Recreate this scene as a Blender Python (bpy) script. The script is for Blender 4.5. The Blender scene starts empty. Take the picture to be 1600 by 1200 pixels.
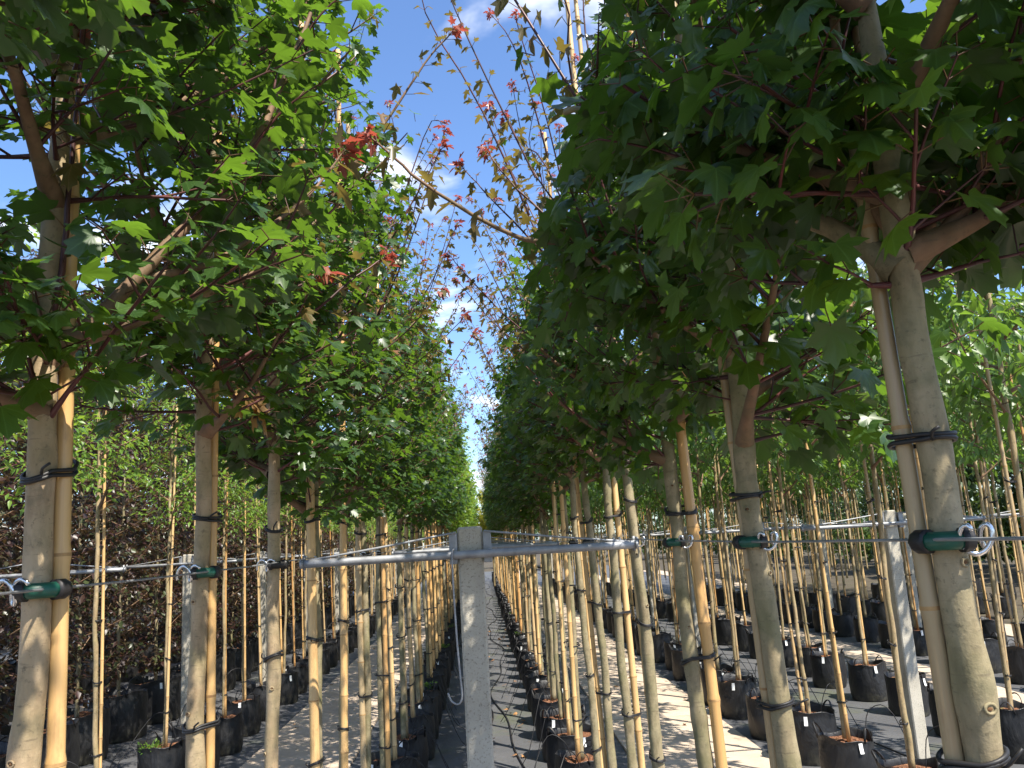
import bpy, math, random
import numpy as np
from mathutils import Vector, Matrix
R_ = math.radians
SC = bpy.context.scene
COL = SC.collection

# ------------------------------------------------------------------ camera
CAM = np.array([0.04, 0.0, 1.75])
F_PX, YAW, PITCH, ROLL = 1294.0, R_(-2.7225), R_(10.709), R_(-3.4)
fw = np.array([-math.sin(YAW) * math.cos(PITCH), math.cos(YAW) * math.cos(PITCH), math.sin(PITCH)])
rt0 = np.array([math.cos(YAW), math.sin(YAW), 0.0])
up0 = np.cross(rt0, fw)
rt = math.cos(ROLL) * rt0 + math.sin(ROLL) * up0
upv = np.cross(rt, fw)
cd = bpy.data.cameras.new('camera')
cd.sensor_width = 36.0
cd.lens = 36.0 * F_PX / 1600.0
cd.clip_start = 0.05
cd.clip_end = 2000.0
cam = bpy.data.objects.new('camera', cd)
COL.objects.link(cam)
cam.matrix_world = Matrix(((rt[0], upv[0], -fw[0], CAM[0]), (rt[1], upv[1], -fw[1], CAM[1]),
                           (rt[2], upv[2], -fw[2], CAM[2]), (0, 0, 0, 1)))
SC.camera = cam

# ------------------------------------------------------------------ sky and sun
SUN_EL = R_(56.0)
SUN_H = np.array([0.63, -0.777])
SUN_H = SUN_H / np.linalg.norm(SUN_H)
world = bpy.data.worlds.new('World')
SC.world = world
world.use_nodes = True
wn, wl = world.node_tree.nodes, world.node_tree.links
wn.clear()
w_out = wn.new('ShaderNodeOutputWorld')
w_bg = wn.new('ShaderNodeBackground')
w_bg.inputs['Strength'].default_value = 0.10
sky = wn.new('ShaderNodeTexSky')
sky.sky_type = 'NISHITA'
sky.sun_disc = False
sky.sun_elevation = SUN_EL
sky.sun_rotation = math.atan2(SUN_H[0], SUN_H[1])
sky.air_density = 1.0
sky.dust_density = 0.6
sky.ozone_density = 2.0
w_tc = wn.new('ShaderNodeTexCoord')
w_sep = wn.new('ShaderNodeSeparateXYZ')
wl.new(w_tc.outputs['Generated'], w_sep.inputs[0])
w_zz = wn.new('ShaderNodeMath'); w_zz.operation = 'MAXIMUM'; w_zz.inputs[1].default_value = 0.0
wl.new(w_sep.outputs['Z'], w_zz.inputs[0])
w_za = wn.new('ShaderNodeMath'); w_za.operation = 'ADD'; w_za.inputs[1].default_value = 0.22
wl.new(w_zz.outputs[0], w_za.inputs[0])
w_div = wn.new('ShaderNodeVectorMath'); w_div.operation = 'DIVIDE'
w_cmb = wn.new('ShaderNodeCombineXYZ')
for i in range(3):
    wl.new(w_za.outputs[0], w_cmb.inputs[i])
wl.new(w_tc.outputs['Generated'], w_div.inputs[0])
wl.new(w_cmb.outputs[0], w_div.inputs[1])
w_map = wn.new('ShaderNodeMapping')
w_map.inputs['Location'].default_value = (8.8, 12.4, 0.0)
wl.new(w_div.outputs[0], w_map.inputs[0])
w_noise = wn.new('ShaderNodeTexNoise')
w_noise.inputs['Scale'].default_value = 2.7
w_noise.inputs['Detail'].default_value = 6.0
w_noise.inputs['Roughness'].default_value = 0.52
w_noise.inputs['Distortion'].default_value = 0.35
wl.new(w_map.outputs[0], w_noise.inputs['Vector'])
w_ramp = wn.new('ShaderNodeValToRGB')
w_ramp.color_ramp.interpolation = 'EASE'
w_ramp.color_ramp.elements[0].position = 0.51
w_ramp.color_ramp.elements[1].position = 0.69
wl.new(w_noise.outputs['Fac'], w_ramp.inputs[0])
w_mix = wn.new('ShaderNodeMix'); w_mix.data_type = 'RGBA'
w_gain = wn.new('ShaderNodeMix'); w_gain.data_type = 'RGBA'; w_gain.blend_type = 'MULTIPLY'
w_gain.inputs['Factor'].default_value = 1.0
w_gain.inputs['B'].default_value = (0.90, 1.06, 1.28, 1)
wl.new(sky.outputs[0], w_gain.inputs['A'])
w_hz = wn.new('ShaderNodeMapRange')
w_hz.inputs['From Min'].default_value = 0.0; w_hz.inputs['From Max'].default_value = 0.08
wl.new(w_sep.outputs['Z'], w_hz.inputs['Value'])
w_fac = wn.new('ShaderNodeMath'); w_fac.operation = 'MULTIPLY'
wl.new(w_ramp.outputs['Color'], w_fac.inputs[0]); wl.new(w_hz.outputs['Result'], w_fac.inputs[1])
wl.new(w_fac.outputs[0], w_mix.inputs['Factor'])
wl.new(w_gain.outputs['Result'], w_mix.inputs['A'])
w_mix.inputs['B'].default_value = (9.0, 9.1, 9.3, 1.0)
wl.new(w_mix.outputs['Result'], w_bg.inputs['Color'])
wl.new(w_bg.outputs[0], w_out.inputs['Surface'])

sd = bpy.data.lights.new('sun', 'SUN')
sd.energy = 5.0
sd.angle = R_(0.53)
sd.color = (1.0, 0.94, 0.835)
sun = bpy.data.objects.new('sun', sd)
COL.objects.link(sun)
SUN_D = Vector((SUN_H[0] * math.cos(SUN_EL), SUN_H[1] * math.cos(SUN_EL), math.sin(SUN_EL)))
sun.rotation_euler = SUN_D.to_track_quat('Z', 'Y').to_euler()
sun.location = (6, -6, 12)

SC.view_settings.view_transform = 'Standard'
SC.view_settings.look = 'None'
SC.view_settings.gamma = 1.0
SC.view_settings.exposure = 1.15
SC.view_settings.use_curve_mapping = False
SC.cycles.max_bounces = 4
SC.cycles.transmission_bounces = 3
SC.cycles.diffuse_bounces = 3
SC.cycles.glossy_bounces = 2

rng = np.random.default_rng(11)
random.seed(5)

# ------------------------------------------------------------------ materials
class NT:
    def __init__(s, name):
        s.m = bpy.data.materials.new(name)
        s.m.use_nodes = True
        s.n, s.l = s.m.node_tree.nodes, s.m.node_tree.links
        s.n.clear()
        s.out = s.n.new('ShaderNodeOutputMaterial')
    def new(s, t, **kw):
        x = s.n.new(t)
        for k, v in kw.items():
            setattr(x, k, v)
        return x
    def put(s, sock, v):
        if hasattr(v, 'is_output'):
            s.l.new(v, sock)
        elif isinstance(v, (tuple, list)):
            sock.default_value = (*v, 1.0) if len(v) == 3 and sock.type == 'RGBA' else v
        else:
            sock.default_value = v
    def math(s, op, a, b=0.0, c=None):
        x = s.new('ShaderNodeMath', operation=op)
        s.put(x.inputs[0], a)
        if op not in ('ABSOLUTE', 'FRACT', 'SINE', 'SQRT'):
            s.put(x.inputs[1], b)
        if c is not None:
            s.put(x.inputs[2], c)
        return x.outputs[0]
    def mix(s, f, a, b, blend='MIX'):
        x = s.new('ShaderNodeMix', data_type='RGBA', blend_type=blend)
        s.put(x.inputs['Factor'], f); s.put(x.inputs['A'], a); s.put(x.inputs['B'], b)
        return x.outputs['Result']
    def obj(s):
        return s.new('ShaderNodeTexCoord').outputs['Object']
    def noise(s, vec, scale, detail=4.0, rough=0.55, dist=0.0):
        x = s.new('ShaderNodeTexNoise')
        s.l.new(vec, x.inputs['Vector'])
        x.inputs['Scale'].default_value = scale; x.inputs['Detail'].default_value = detail
        x.inputs['Roughness'].default_value = rough; x.inputs['Distortion'].default_value = dist
        return x.outputs['Fac']
    def scale(s, vec, sc, loc=None):
        x = s.new('ShaderNodeMapping')
        s.l.new(vec, x.inputs[0]); x.inputs['Scale'].default_value = sc
        if loc is not None:
            s.put(x.inputs['Location'], loc)
        return x.outputs[0]
    def ramp(s, f, stops, interp='LINEAR'):
        x = s.new('ShaderNodeValToRGB')
        s.put(x.inputs[0], f)
        cr = x.color_ramp
        cr.interpolation = interp
        while len(cr.elements) < len(stops):
            cr.elements.new(0.5)
        for e, (p, c) in zip(cr.elements, stops):
            e.position = p
            e.color = (*c, 1.0) if not isinstance(c, float) else (c, c, c, 1.0)
        return x.outputs['Color']
    def step(s, f, a, b):
        x = s.new('ShaderNodeMapRange')
        s.put(x.inputs['Value'], f)
        x.inputs['From Min'].default_value = a; x.inputs['From Max'].default_value = b
        return x.outputs['Result']
    def bump(s, h, strength, dist):
        x = s.new('ShaderNodeBump')
        s.l.new(h, x.inputs['Height'])
        x.inputs['Strength'].default_value = strength; x.inputs['Distance'].default_value = dist
        return x.outputs[0]
    def pbsdf(s, color, rough=0.6, spec=0.5, metal=0.0, normal=None):
        x = s.new('ShaderNodeBsdfPrincipled')
        s.put(x.inputs['Base Color'], color); s.put(x.inputs['Roughness'], rough)
        s.put(x.inputs['Specular IOR Level'], spec); s.put(x.inputs['Metallic'], metal)
        if normal is not None:
            s.l.new(normal, x.inputs['Normal'])
        return x.outputs[0]
    def done(s, sh):
        s.l.new(sh, s.out.inputs['Surface'])
        return s.m
    def rnd(s):
        g = s.new('ShaderNodeNewGeometry')
        oi = s.new('ShaderNodeObjectInfo')
        a = s.math('ADD', g.outputs['Random Per Island'], oi.outputs['Random'])
        return s.math('FRACT', a), g.outputs['Backfacing'], oi.outputs['Random']

def leaf_mat(name, ramp, under, trans, tfac=0.36, rough=0.37, veins=True, spec=0.5):
    t = NT(name)
    r, back, orn = t.rnd()
    col = t.ramp(r, ramp)
    if veins:
        uv = t.new('ShaderNodeUVMap').outputs[0]
        sp = t.new('ShaderNodeSeparateXYZ'); t.l.new(uv, sp.inputs[0])
        x = t.math('ABSOLUTE', sp.outputs['X']); y = sp.outputs['Y']
        v = t.step(x, 0.022, 0.006)
        for a, w in ((53.0, 0.018), (104.0, 0.014)):
            ca, sa = math.cos(R_(a)), math.sin(R_(a))
            d = t.math('ABSOLUTE', t.math('SUBTRACT', t.math('MULTIPLY', x, ca), t.math('MULTIPLY', y, sa)))
            v = t.math('MAXIMUM', v, t.step(d, w, w * 0.3))
        # fine side veins
        rr = t.math('SUBTRACT', y, t.math('MULTIPLY', x, 0.75))
        sv = t.math('ABSOLUTE', t.math('SUBTRACT', t.math('FRACT', t.math('MULTIPLY', rr, 9.0)), 0.5))
        v2 = t.math('MULTIPLY', t.step(sv, 0.09, 0.02), 0.35)
        v = t.math('MAXIMUM', v, v2)
        col = t.mix(t.math('MULTIPLY', v, 0.45), col, tuple(min(1, c * 2.2 + 0.03) for c in ramp[-1][1]))
    if veins:
        n = t.noise(t.obj(), 38.0, 2.0)
        col = t.mix(t.step(n, 0.35, 0.7), col, t.mix(0.35, col, (0.02, 0.035, 0.008)))
    col = t.mix(back, col, under)
    p = t.pbsdf(col, rough, spec)
    tr = t.new('ShaderNodeBsdfTranslucent')
    t.put(tr.inputs['Color'], t.mix(r, trans, tuple(c * 0.62 for c in trans)))
    ms = t.new('ShaderNodeMixShader')
    ms.inputs[0].default_value = tfac
    t.l.new(p, ms.inputs[1]); t.l.new(tr.outputs[0], ms.inputs[2])
    return t.done(ms.outputs[0])

M = {}
M['maple'] = leaf_mat('maple_leaf', [(0.0, (0.017, 0.046, 0.014)), (0.5, (0.026, 0.066, 0.015)), (1.0, (0.045, 0.095, 0.016))],
                      (0.040, 0.066, 0.025), (0.21, 0.40, 0.028), 0.35)
M['maple_far'] = leaf_mat('maple_leaf_plain', [(0.0, (0.017, 0.046, 0.014)), (0.5, (0.026, 0.066, 0.015)), (1.0, (0.045, 0.095, 0.016))],
                      (0.040, 0.066, 0.025), (0.21, 0.40, 0.028), 0.35, veins=False)
M['bronze'] = leaf_mat('bronze_leaf', [(0.0, (0.07, 0.085, 0.025)), (0.6, (0.14, 0.10, 0.035)), (1.0, (0.20, 0.085, 0.045))],
                       (0.13, 0.11, 0.06), (0.34, 0.26, 0.05), 0.36)
M['red'] = leaf_mat('red_leaf', [(0.0, (0.24, 0.03, 0.03)), (0.6, (0.36, 0.07, 0.05)), (1.0, (0.30, 0.15, 0.09))],
                    (0.30, 0.09, 0.07), (0.62, 0.12, 0.07), 0.36)
M['dry'] = leaf_mat('dry_leaf', [(0.0, (0.30, 0.17, 0.06)), (1.0, (0.42, 0.24, 0.08))], (0.36, 0.22, 0.10), (0.6, 0.34, 0.08), 0.35, 0.7)
M['litter'] = leaf_mat('litter_leaf', [(0.0, (0.16, 0.07, 0.03)), (1.0, (0.40, 0.20, 0.07))], (0.25, 0.14, 0.07), (0.3, 0.15, 0.05), 0.1, 0.8)
M['lime'] = leaf_mat('light_green_leaf', [(0.0, (0.04, 0.09, 0.018)), (0.5, (0.06, 0.125, 0.02)), (1.0, (0.09, 0.165, 0.025))],
                     (0.09, 0.14, 0.05), (0.26, 0.45, 0.04), 0.38, 0.4, veins=False)
M['fresh'] = leaf_mat('fresh_green_leaf', [(0.0, (0.07, 0.15, 0.02)), (1.0, (0.14, 0.24, 0.03))],
                      (0.14, 0.22, 0.06), (0.42, 0.62, 0.05), 0.42, 0.4, veins=False)
M['gold'] = leaf_mat('golden_leaf', [(0.0, (0.20, 0.22, 0.02)), (1.0, (0.36, 0.34, 0.03))],
                     (0.28, 0.28, 0.06), (0.7, 0.66, 0.05), 0.42, 0.45, veins=False)
M['beech'] = leaf_mat('copper_beech_leaf', [(0.0, (0.036, 0.014, 0.013)), (0.5, (0.042, 0.022, 0.015)), (0.7, (0.034, 0.04, 0.015)), (1.0, (0.048, 0.066, 0.02))],
                      (0.07, 0.05, 0.03), (0.18, 0.11, 0.04), 0.28, 0.38, veins=False)
M['hedge'] = leaf_mat('dark_green_leaf', [(0.0, (0.025, 0.05, 0.015)), (0.6, (0.045, 0.08, 0.02)), (1.0, (0.06, 0.11, 0.025))],
                      (0.07, 0.10, 0.04), (0.2, 0.3, 0.04), 0.3, 0.45, veins=False)
M['weed'] = leaf_mat('weed_leaf', [(0.0, (0.06, 0.14, 0.02)), (1.0, (0.12, 0.22, 0.03))], (0.1, 0.18, 0.04), (0.3, 0.5, 0.05), 0.4, 0.5, veins=False)

def bark(name, c0, c1, c2, moss, bumpd=0.004):
    t = NT(name)
    o = t.obj()
    oi = t.new('ShaderNodeObjectInfo').outputs['Random']
    sc = t.scale(o, (1.0, 1.0, 0.35))
    a = t.noise(sc, 26.0, 6.0, 0.6)
    b = t.noise(o, 7.0, 4.0, 0.6, 0.4)
    col = t.ramp(a, [(0.3, c0), (0.5, c1), (0.72, c2)])
    col = t.mix(t.math('MULTIPLY', t.step(b, 0.42, 0.64), t.math('ADD', 0.35, t.math('MULTIPLY', oi, 0.55))), col, moss)
    mo = t.noise(o, 34.0, 5.0, 0.65, 0.3)
    col = t.mix(t.math('MULTIPLY', t.step(mo, 0.50, 0.64), 0.55), col, t.mix(0.55, col, (0.085, 0.085, 0.05)))
    sp = t.noise(o, 110.0, 4.0, 0.7)
    col = t.mix(t.step(sp, 0.58, 0.72), col, t.mix(0.6, col, (0.05, 0.045, 0.03)))
    ln = t.noise(t.scale(o, (9.0, 9.0, 60.0)), 3.0, 3.0, 0.6)
    col = t.mix(t.math('MULTIPLY', t.step(ln, 0.62, 0.72), 0.55), col, (0.10, 0.075, 0.05))
    col = t.mix(t.math('MULTIPLY', oi, 0.35), col, t.mix(0.5, col, c0), 'MIX')
    h = t.math('ADD', a, t.math('MULTIPLY', sp, 0.5))
    return t.done(t.pbsdf(col, 0.72, 0.3, normal=t.bump(h, 0.5, bumpd)))
M['bark'] = bark('maple_bark', (0.16, 0.125, 0.07), (0.28, 0.225, 0.135), (0.38, 0.31, 0.195), (0.13, 0.135, 0.055))
M['bark_tan'] = bark('tan_bark', (0.22, 0.15, 0.085), (0.36, 0.265, 0.16), (0.46, 0.35, 0.225), (0.23, 0.20, 0.10))
M['bark_thin'] = bark('thin_bark', (0.20, 0.14, 0.075), (0.33, 0.24, 0.13), (0.42, 0.33, 0.2), (0.22, 0.19, 0.08))
M['limb'] = bark('limb_bark', (0.11, 0.06, 0.038), (0.19, 0.11, 0.066), (0.27, 0.17, 0.105), (0.15, 0.11, 0.055), 0.002)
t = NT('shoot_bark')
M['shoot'] = t.done(t.pbsdf(t.ramp(t.noise(t.obj(), 9.0), [(0.3, (0.035, 0.017, 0.015)), (0.55, (0.075, 0.022, 0.021)), (0.8, (0.17, 0.04, 0.037))]), 0.45, 0.4))
t = NT('petiole')
M['petiole'] = t.done(t.pbsdf(t.ramp(t.noise(t.obj(), 7.0), [(0.35, (0.06, 0.025, 0.02)), (0.7, (0.16, 0.09, 0.03))]), 0.5, 0.4))

def bamboo():
    t = NT('bamboo_cane')
    o = t.obj()
    oi = t.new('ShaderNodeObjectInfo').outputs['Random']
    base = t.ramp(oi, [(0.0, (0.40, 0.21, 0.075)), (0.3, (0.55, 0.33, 0.125)), (0.6, (0.60, 0.40, 0.18)), (0.8, (0.50, 0.35, 0.18)), (1.0, (0.36, 0.27, 0.15))])
    off = t.new('ShaderNodeCombineXYZ'); t.l.new(t.math('MULTIPLY', oi, 31.0), off.inputs[2])
    st = t.noise(t.scale(o, (60.0, 60.0, 1.2), off.outputs[0]), 2.0, 4.0, 0.6)
    col = t.mix(t.math('MULTIPLY', t.step(st, 0.45, 0.75), 0.45), base, (0.30, 0.14, 0.05))
    bl = t.noise(t.scale(o, (14.0, 14.0, 5.0), off.outputs[0]), 1.6, 5.0, 0.65)
    col = t.mix(t.math('MULTIPLY', t.step(bl, 0.60, 0.78), 0.7), col, (0.16, 0.085, 0.04))
    return t.done(t.pbsdf(col, 0.38, 0.45))
M['bamboo'] = bamboo()
t = NT('bamboo_node')
M['bnode'] = t.done(t.pbsdf(t.ramp(t.noise(t.obj(), 40.0), [(0.3, (0.24, 0.12, 0.05)), (0.7, (0.46, 0.29, 0.12))]), 0.6, 0.3))

def concrete(name, c0, c1, c2, spots, sc=1.0, lo=0.56, hi=0.66):
    t = NT(name)
    o = t.obj()
    oi = t.new('ShaderNodeObjectInfo').outputs['Random']
    off = t.new('ShaderNodeCombineXYZ')
    for i in range(3):
        t.l.new(t.math('MULTIPLY', oi, 17.0 + i), off.inputs[i])
    o2 = t.scale(o, (1, 1, 1), off.outputs[0])
    a = t.noise(o2, 3.2 * sc, 7.0, 0.62, 0.2)
    col = t.ramp(a, [(0.28, c0), (0.5, c1), (0.72, c2)])
    f = t.noise(o2, 90.0 * sc, 4.0, 0.7)
    col = t.mix(t.math('MULTIPLY', t.step(f, lo, hi), 0.65), col, spots)
    col = t.mix(t.math('MULTIPLY', oi, 0.3), col, c0)
    g = t.noise(o2, 210.0 * sc, 2.0, 0.6)
    return t.done(t.pbsdf(col, 0.86, 0.25, normal=t.bump(t.math('ADD', f, t.math('MULTIPLY', g, 0.6)), 0.55, 0.004)))
M['slab'] = concrete('path_concrete', (0.36, 0.285, 0.215), (0.47, 0.375, 0.285), (0.54, 0.44, 0.34), (0.28, 0.22, 0.16))
M['post'] = concrete('post_concrete', (0.30, 0.27, 0.22), (0.42, 0.385, 0.315), (0.51, 0.47, 0.39), (0.07, 0.055, 0.04), 1.3, 0.55, 0.66)

def weedmat():
    t = NT('weed_mat')
    o = t.obj()
    a = t.noise(o, 1.3, 6.0, 0.6, 0.4)
    col = t.ramp(a, [(0.3, (0.064, 0.065, 0.069)), (0.55, (0.09, 0.091, 0.096)), (0.75, (0.12, 0.12, 0.122))])
    wv = t.new('ShaderNodeTexWave', wave_type='BANDS', bands_direction='X')
    t.l.new(o, wv.inputs['Vector']); wv.inputs['Scale'].default_value = 70.0
    wv2 = t.new('ShaderNodeTexWave', wave_type='BANDS', bands_direction='Y')
    t.l.new(o, wv2.inputs['Vector']); wv2.inputs['Scale'].default_value = 70.0
    w = t.math('MULTIPLY', wv.outputs['Fac'], wv2.outputs['Fac'])
    col = t.mix(t.math('MULTIPLY', w, 0.4), col, (0.06, 0.06, 0.062))
    ms = t.noise(o, 0.9, 5.0, 0.65, 0.6)
    col = t.mix(t.math('MULTIPLY', t.step(ms, 0.56, 0.70), 0.55), col, (0.095, 0.115, 0.045))
    dt = t.noise(o, 14.0, 5.0, 0.7)
    col = t.mix(t.math('MULTIPLY', t.step(dt, 0.58, 0.72), 0.5), col, (0.15, 0.10, 0.065))
    wr = t.noise(t.scale(o, (2.2, 1.0, 1.0)), 1.6, 3.0)
    h = t.math('ADD', t.math('MULTIPLY', wr, 6.0), t.math('MULTIPLY', w, 0.25))
    return t.done(t.pbsdf(col, 0.62, 0.4, normal=t.bump(h, 0.5, 0.012)))
M['mat'] = weedmat()
t = NT('earth')
o = t.obj()
M['earth'] = t.done(t.pbsdf(t.ramp(t.noise(o, 2.0, 8.0, 0.65), [(0.3, (0.045, 0.037, 0.028)), (0.55, (0.085, 0.07, 0.05)), (0.75, (0.07, 0.08, 0.035))]), 0.95, 0.2,
                            normal=t.bump(t.noise(o, 30.0, 5.0), 0.6, 0.02)))
t = NT('potting_soil')
o = t.obj()
sn = t.noise(o, 60.0, 6.0, 0.7)
M['soil'] = t.done(t.pbsdf(t.mix(t.math('MULTIPLY', t.step(t.noise(o, 9.0), 0.58, 0.68), 0.6), t.ramp(sn, [(0.32, (0.05, 0.022, 0.012)), (0.5, (0.17, 0.075, 0.04)), (0.62, (0.33, 0.165, 0.09)), (0.75, (0.42, 0.26, 0.16))]),
                                 (0.10, 0.115, 0.03)), 0.95, 0.2, normal=t.bump(sn, 0.9, 0.02)))
t = NT('grow_bag')
o = t.obj()
oi = t.new('ShaderNodeObjectInfo').outputs['Random']
off = t.new('ShaderNodeCombineXYZ'); t.l.new(t.math('MULTIPLY', oi, 23.0), off.inputs[0])
o2 = t.scale(o, (1, 1, 1), off.outputs[0])
wr = t.noise(t.scale(o2, (1.0, 1.0, 0.45)), 9.0, 5.0, 0.55, 0.6)
du = t.noise(o2, 16.0, 6.0, 0.7)
sx = t.new('ShaderNodeSeparateXYZ'); t.l.new(o, sx.inputs[0])
lo = t.step(sx.outputs['Z'], 0.14, 0.0)
col = t.mix(t.math('MULTIPLY', t.step(du, 0.5, 0.75), 0.5), (0.009, 0.009, 0.010), (0.03, 0.028, 0.026))
col = t.mix(t.math('MULTIPLY', lo, t.math('MULTIPLY', t.step(du, 0.42, 0.62), 0.7)), col, (0.07, 0.065, 0.042))
M['bag'] = t.done(t.pbsdf(col, t.math('ADD', 0.36, t.math('MULTIPLY', du, 0.3)), 0.5, normal=t.bump(wr, 0.7, 0.03)))
t = NT('galvanized_steel')
o = t.obj()
g = t.noise(o, 24.0, 5.0, 0.6)
M['galv'] = t.done(t.pbsdf(t.ramp(g, [(0.3, (0.22, 0.225, 0.235)), (0.7, (0.38, 0.385, 0.395))]), t.math('ADD', 0.42, t.math('MULTIPLY', g, 0.3)), 0.5, 0.6))
t = NT('bright_steel')
M['steel'] = t.done(t.pbsdf((0.62, 0.62, 0.63), 0.25, 0.5, 0.95))
t = NT('black_rubber')
M['rubber'] = t.done(t.pbsdf(t.ramp(t.noise(t.obj(), 30.0), [(0.3, (0.008, 0.008, 0.009)), (0.7, (0.022, 0.02, 0.02))]), 0.5, 0.4))
t = NT('green_rubber')
M['green'] = t.done(t.pbsdf(t.ramp(t.noise(t.obj(), 40.0, 4.0), [(0.3, (0.004, 0.05, 0.032)), (0.7, (0.012, 0.10, 0.065))]), 0.4, 0.5))
t = NT('white_tag')
M['tag'] = t.done(t.pbsdf((0.78, 0.78, 0.76), 0.55, 0.4))
t = NT('cut_wood')
M['cut'] = t.done(t.pbsdf(t.ramp(t.noise(t.obj(), 60.0), [(0.35, (0.07, 0.035, 0.02)), (0.6, (0.24, 0.13, 0.06)), (0.75, (0.40, 0.26, 0.13))]), 0.85, 0.2))

# ------------------------------------------------------------------ mesh helpers
def make_mesh(name, V, F, mat=None, smooth=True, uv=None, mats=None, midx=None):
    """V (n,3); F list of int arrays with 3 or 4 columns"""
    V = np.asarray(V, dtype=np.float32)
    F = [np.asarray(f, dtype=np.int32) for f in F if len(f)]
    me = bpy.data.meshes.new(name)
    nl = sum(f.size for f in F)
    npoly = sum(len(f) for f in F)
    me.vertices.add(len(V)); me.loops.add(nl); me.polygons.add(npoly)
    me.vertices.foreach_set('co', V.ravel())
    li = np.concatenate([f.ravel() for f in F])
    me.loops.foreach_set('vertex_index', li)
    tot = np.concatenate([np.full(len(f), f.shape[1], dtype=np.int32) for f in F])
    st = np.concatenate([[0], np.cumsum(tot)[:-1]]).astype(np.int32)
    me.polygons.foreach_set('loop_start', st)
    me.polygons.foreach_set('loop_total', tot)
    me.polygons.foreach_set('use_smooth', np.full(npoly, smooth, dtype=bool))
    if uv is not None:
        ul = me.uv_layers.new(name='UVMap')
        ul.data.foreach_set('uv', np.asarray(uv, dtype=np.float32)[li].ravel())
    for m in (mats or ([mat] if mat else [])):
        me.materials.append(m)
    if midx is not None:
        me.polygons.foreach_set('material_index', np.asarray(midx, dtype=np.int32))
    me.update(calc_edges=True)
    me.validate()
    return me

class MB:
    def __init__(s):
        s.V, s.F, s.I, s.n = [], [], [], 0
    def add(s, V, F, mi=0):
        V = np.asarray(V, dtype=float)
        F = F if isinstance(F, list) and len(F) and isinstance(F[0], np.ndarray) else [np.asarray(F)]
        s.V.append(V)
        for f in F:
            if len(f):
                s.F.append(f + s.n); s.I.append(np.full(len(f), mi))
        s.n += len(V)
        return s
    def tube(s, P, r, k=8, cap=True, mi=0):
        return s.add(*tube(P, r, k, cap), mi)
    def box(s, c, h, bev=0.0, mi=0):
        return s.add(*box(c, h, bev), mi)
    def mesh(s, name, mat=None, smooth=True, mats=None):
        return make_mesh(name, np.concatenate(s.V), s.F, mat, smooth, mats=mats, midx=np.concatenate(s.I) if mats else None)

def tube(P, r, k=8, cap=True, flat=1.0):
    P = np.asarray(P, dtype=float)
    n = len(P)
    r = np.broadcast_to(np.asarray(r, dtype=float), (n,))
    T = np.gradient(P, axis=0)
    T /= np.linalg.norm(T, axis=1)[:, None] + 1e-12
    a = np.array([1.0, 0, 0]) if abs(T[0][0]) < 0.8 else np.array([0, 1.0, 0])
    N = np.zeros_like(P)
    u = a - T[0] * (a @ T[0]); u /= np.linalg.norm(u)
    for i in range(n):
        u = u - T[i] * (u @ T[i]); u /= np.linalg.norm(u) + 1e-12
        N[i] = u
    B = np.cross(T, N)
    th = np.linspace(0, 2 * math.pi, k, endpoint=False)
    V = P[:, None, :] + r[:, None, None] * (np.cos(th)[None, :, None] * N[:, None, :] + flat * np.sin(th)[None, :, None] * B[:, None, :])
    V = V.reshape(-1, 3)
    i = np.arange(n - 1)[:, None] * k
    j = np.arange(k)[None, :]
    jn = (j + 1) % k
    Q = np.stack([i + j, i + jn, i + k + jn, i + k + j], -1).reshape(-1, 4)
    F = [Q]
    if cap:
        V = np.vstack([V, P[0], P[-1]])
        c0, c1 = n * k, n * k + 1
        jj = np.arange(k); jjn = (jj + 1) % k
        F.append(np.stack([np.full(k, c0), jjn, jj], -1))
        b = (n - 1) * k
        F.append(np.stack([np.full(k, c1), b + jj, b + jjn], -1))
    return V, F

def box(c, h, bev=0.0):
    """box with chamfered vertical+horizontal edges (bev) made from three nested octants"""
    c = np.asarray(c, float); h = np.asarray(h, float)
    if bev <= 0:
        s = np.array([[x, y, z] for z in (-1, 1) for y in (-1, 1) for x in (-1, 1)], float)
        Q = np.array([[0, 2, 3, 1], [4, 5, 7, 6], [0, 1, 5, 4], [2, 6, 7, 3], [0, 4, 6, 2], [1, 3, 7, 5]])
        return c + s * h, [Q]
    b = min(bev, h.min() * 0.49)
    V, idx = [], {}
    for sx in (-1, 1):
        for sy in (-1, 1):
            for sz in (-1, 1):
                sg = np.array([sx, sy, sz])
                for ax in range(3):
                    p = sg * h
                    for o in range(3):
                        if o != ax:
                            p[o] = sg[o] * (h[o] - b)
                    idx[(sx, sy, sz, ax)] = len(V)
                    V.append(c + p)
    Q, T = [], []
    for ax in range(3):
        o1, o2 = [(1, 2), (2, 0), (0, 1)][ax]
        for s in (-1, 1):
            f = []
            for a, d in ((-1, -1), (1, -1), (1, 1), (-1, 1)):
                k = [0, 0, 0]; k[ax] = s; k[o1] = a; k[o2] = d
                f.append(idx[(*k, ax)])
            Q.append(f if s > 0 else f[::-1])
    for ax in range(3):
        o1, o2 = [(1, 2), (2, 0), (0, 1)][ax]
        for a in (-1, 1):
            for d in (-1, 1):
                k0 = [0, 0, 0]; k0[ax] = -1; k0[o1] = a; k0[o2] = d
                k1 = list(k0); k1[ax] = 1
                f = [idx[(*k0, o1)], idx[(*k1, o1)], idx[(*k1, o2)], idx[(*k0, o2)]]
                Q.append(f if a * d < 0 else f[::-1])
    for sx in (-1, 1):
        for sy in (-1, 1):
            for sz in (-1, 1):
                f = [idx[(sx, sy, sz, 0)], idx[(sx, sy, sz, 1)], idx[(sx, sy, sz, 2)]]
                T.append(f if sx * sy * sz > 0 else f[::-1])
    return np.array(V), [np.array(Q), np.array(T)]

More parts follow.
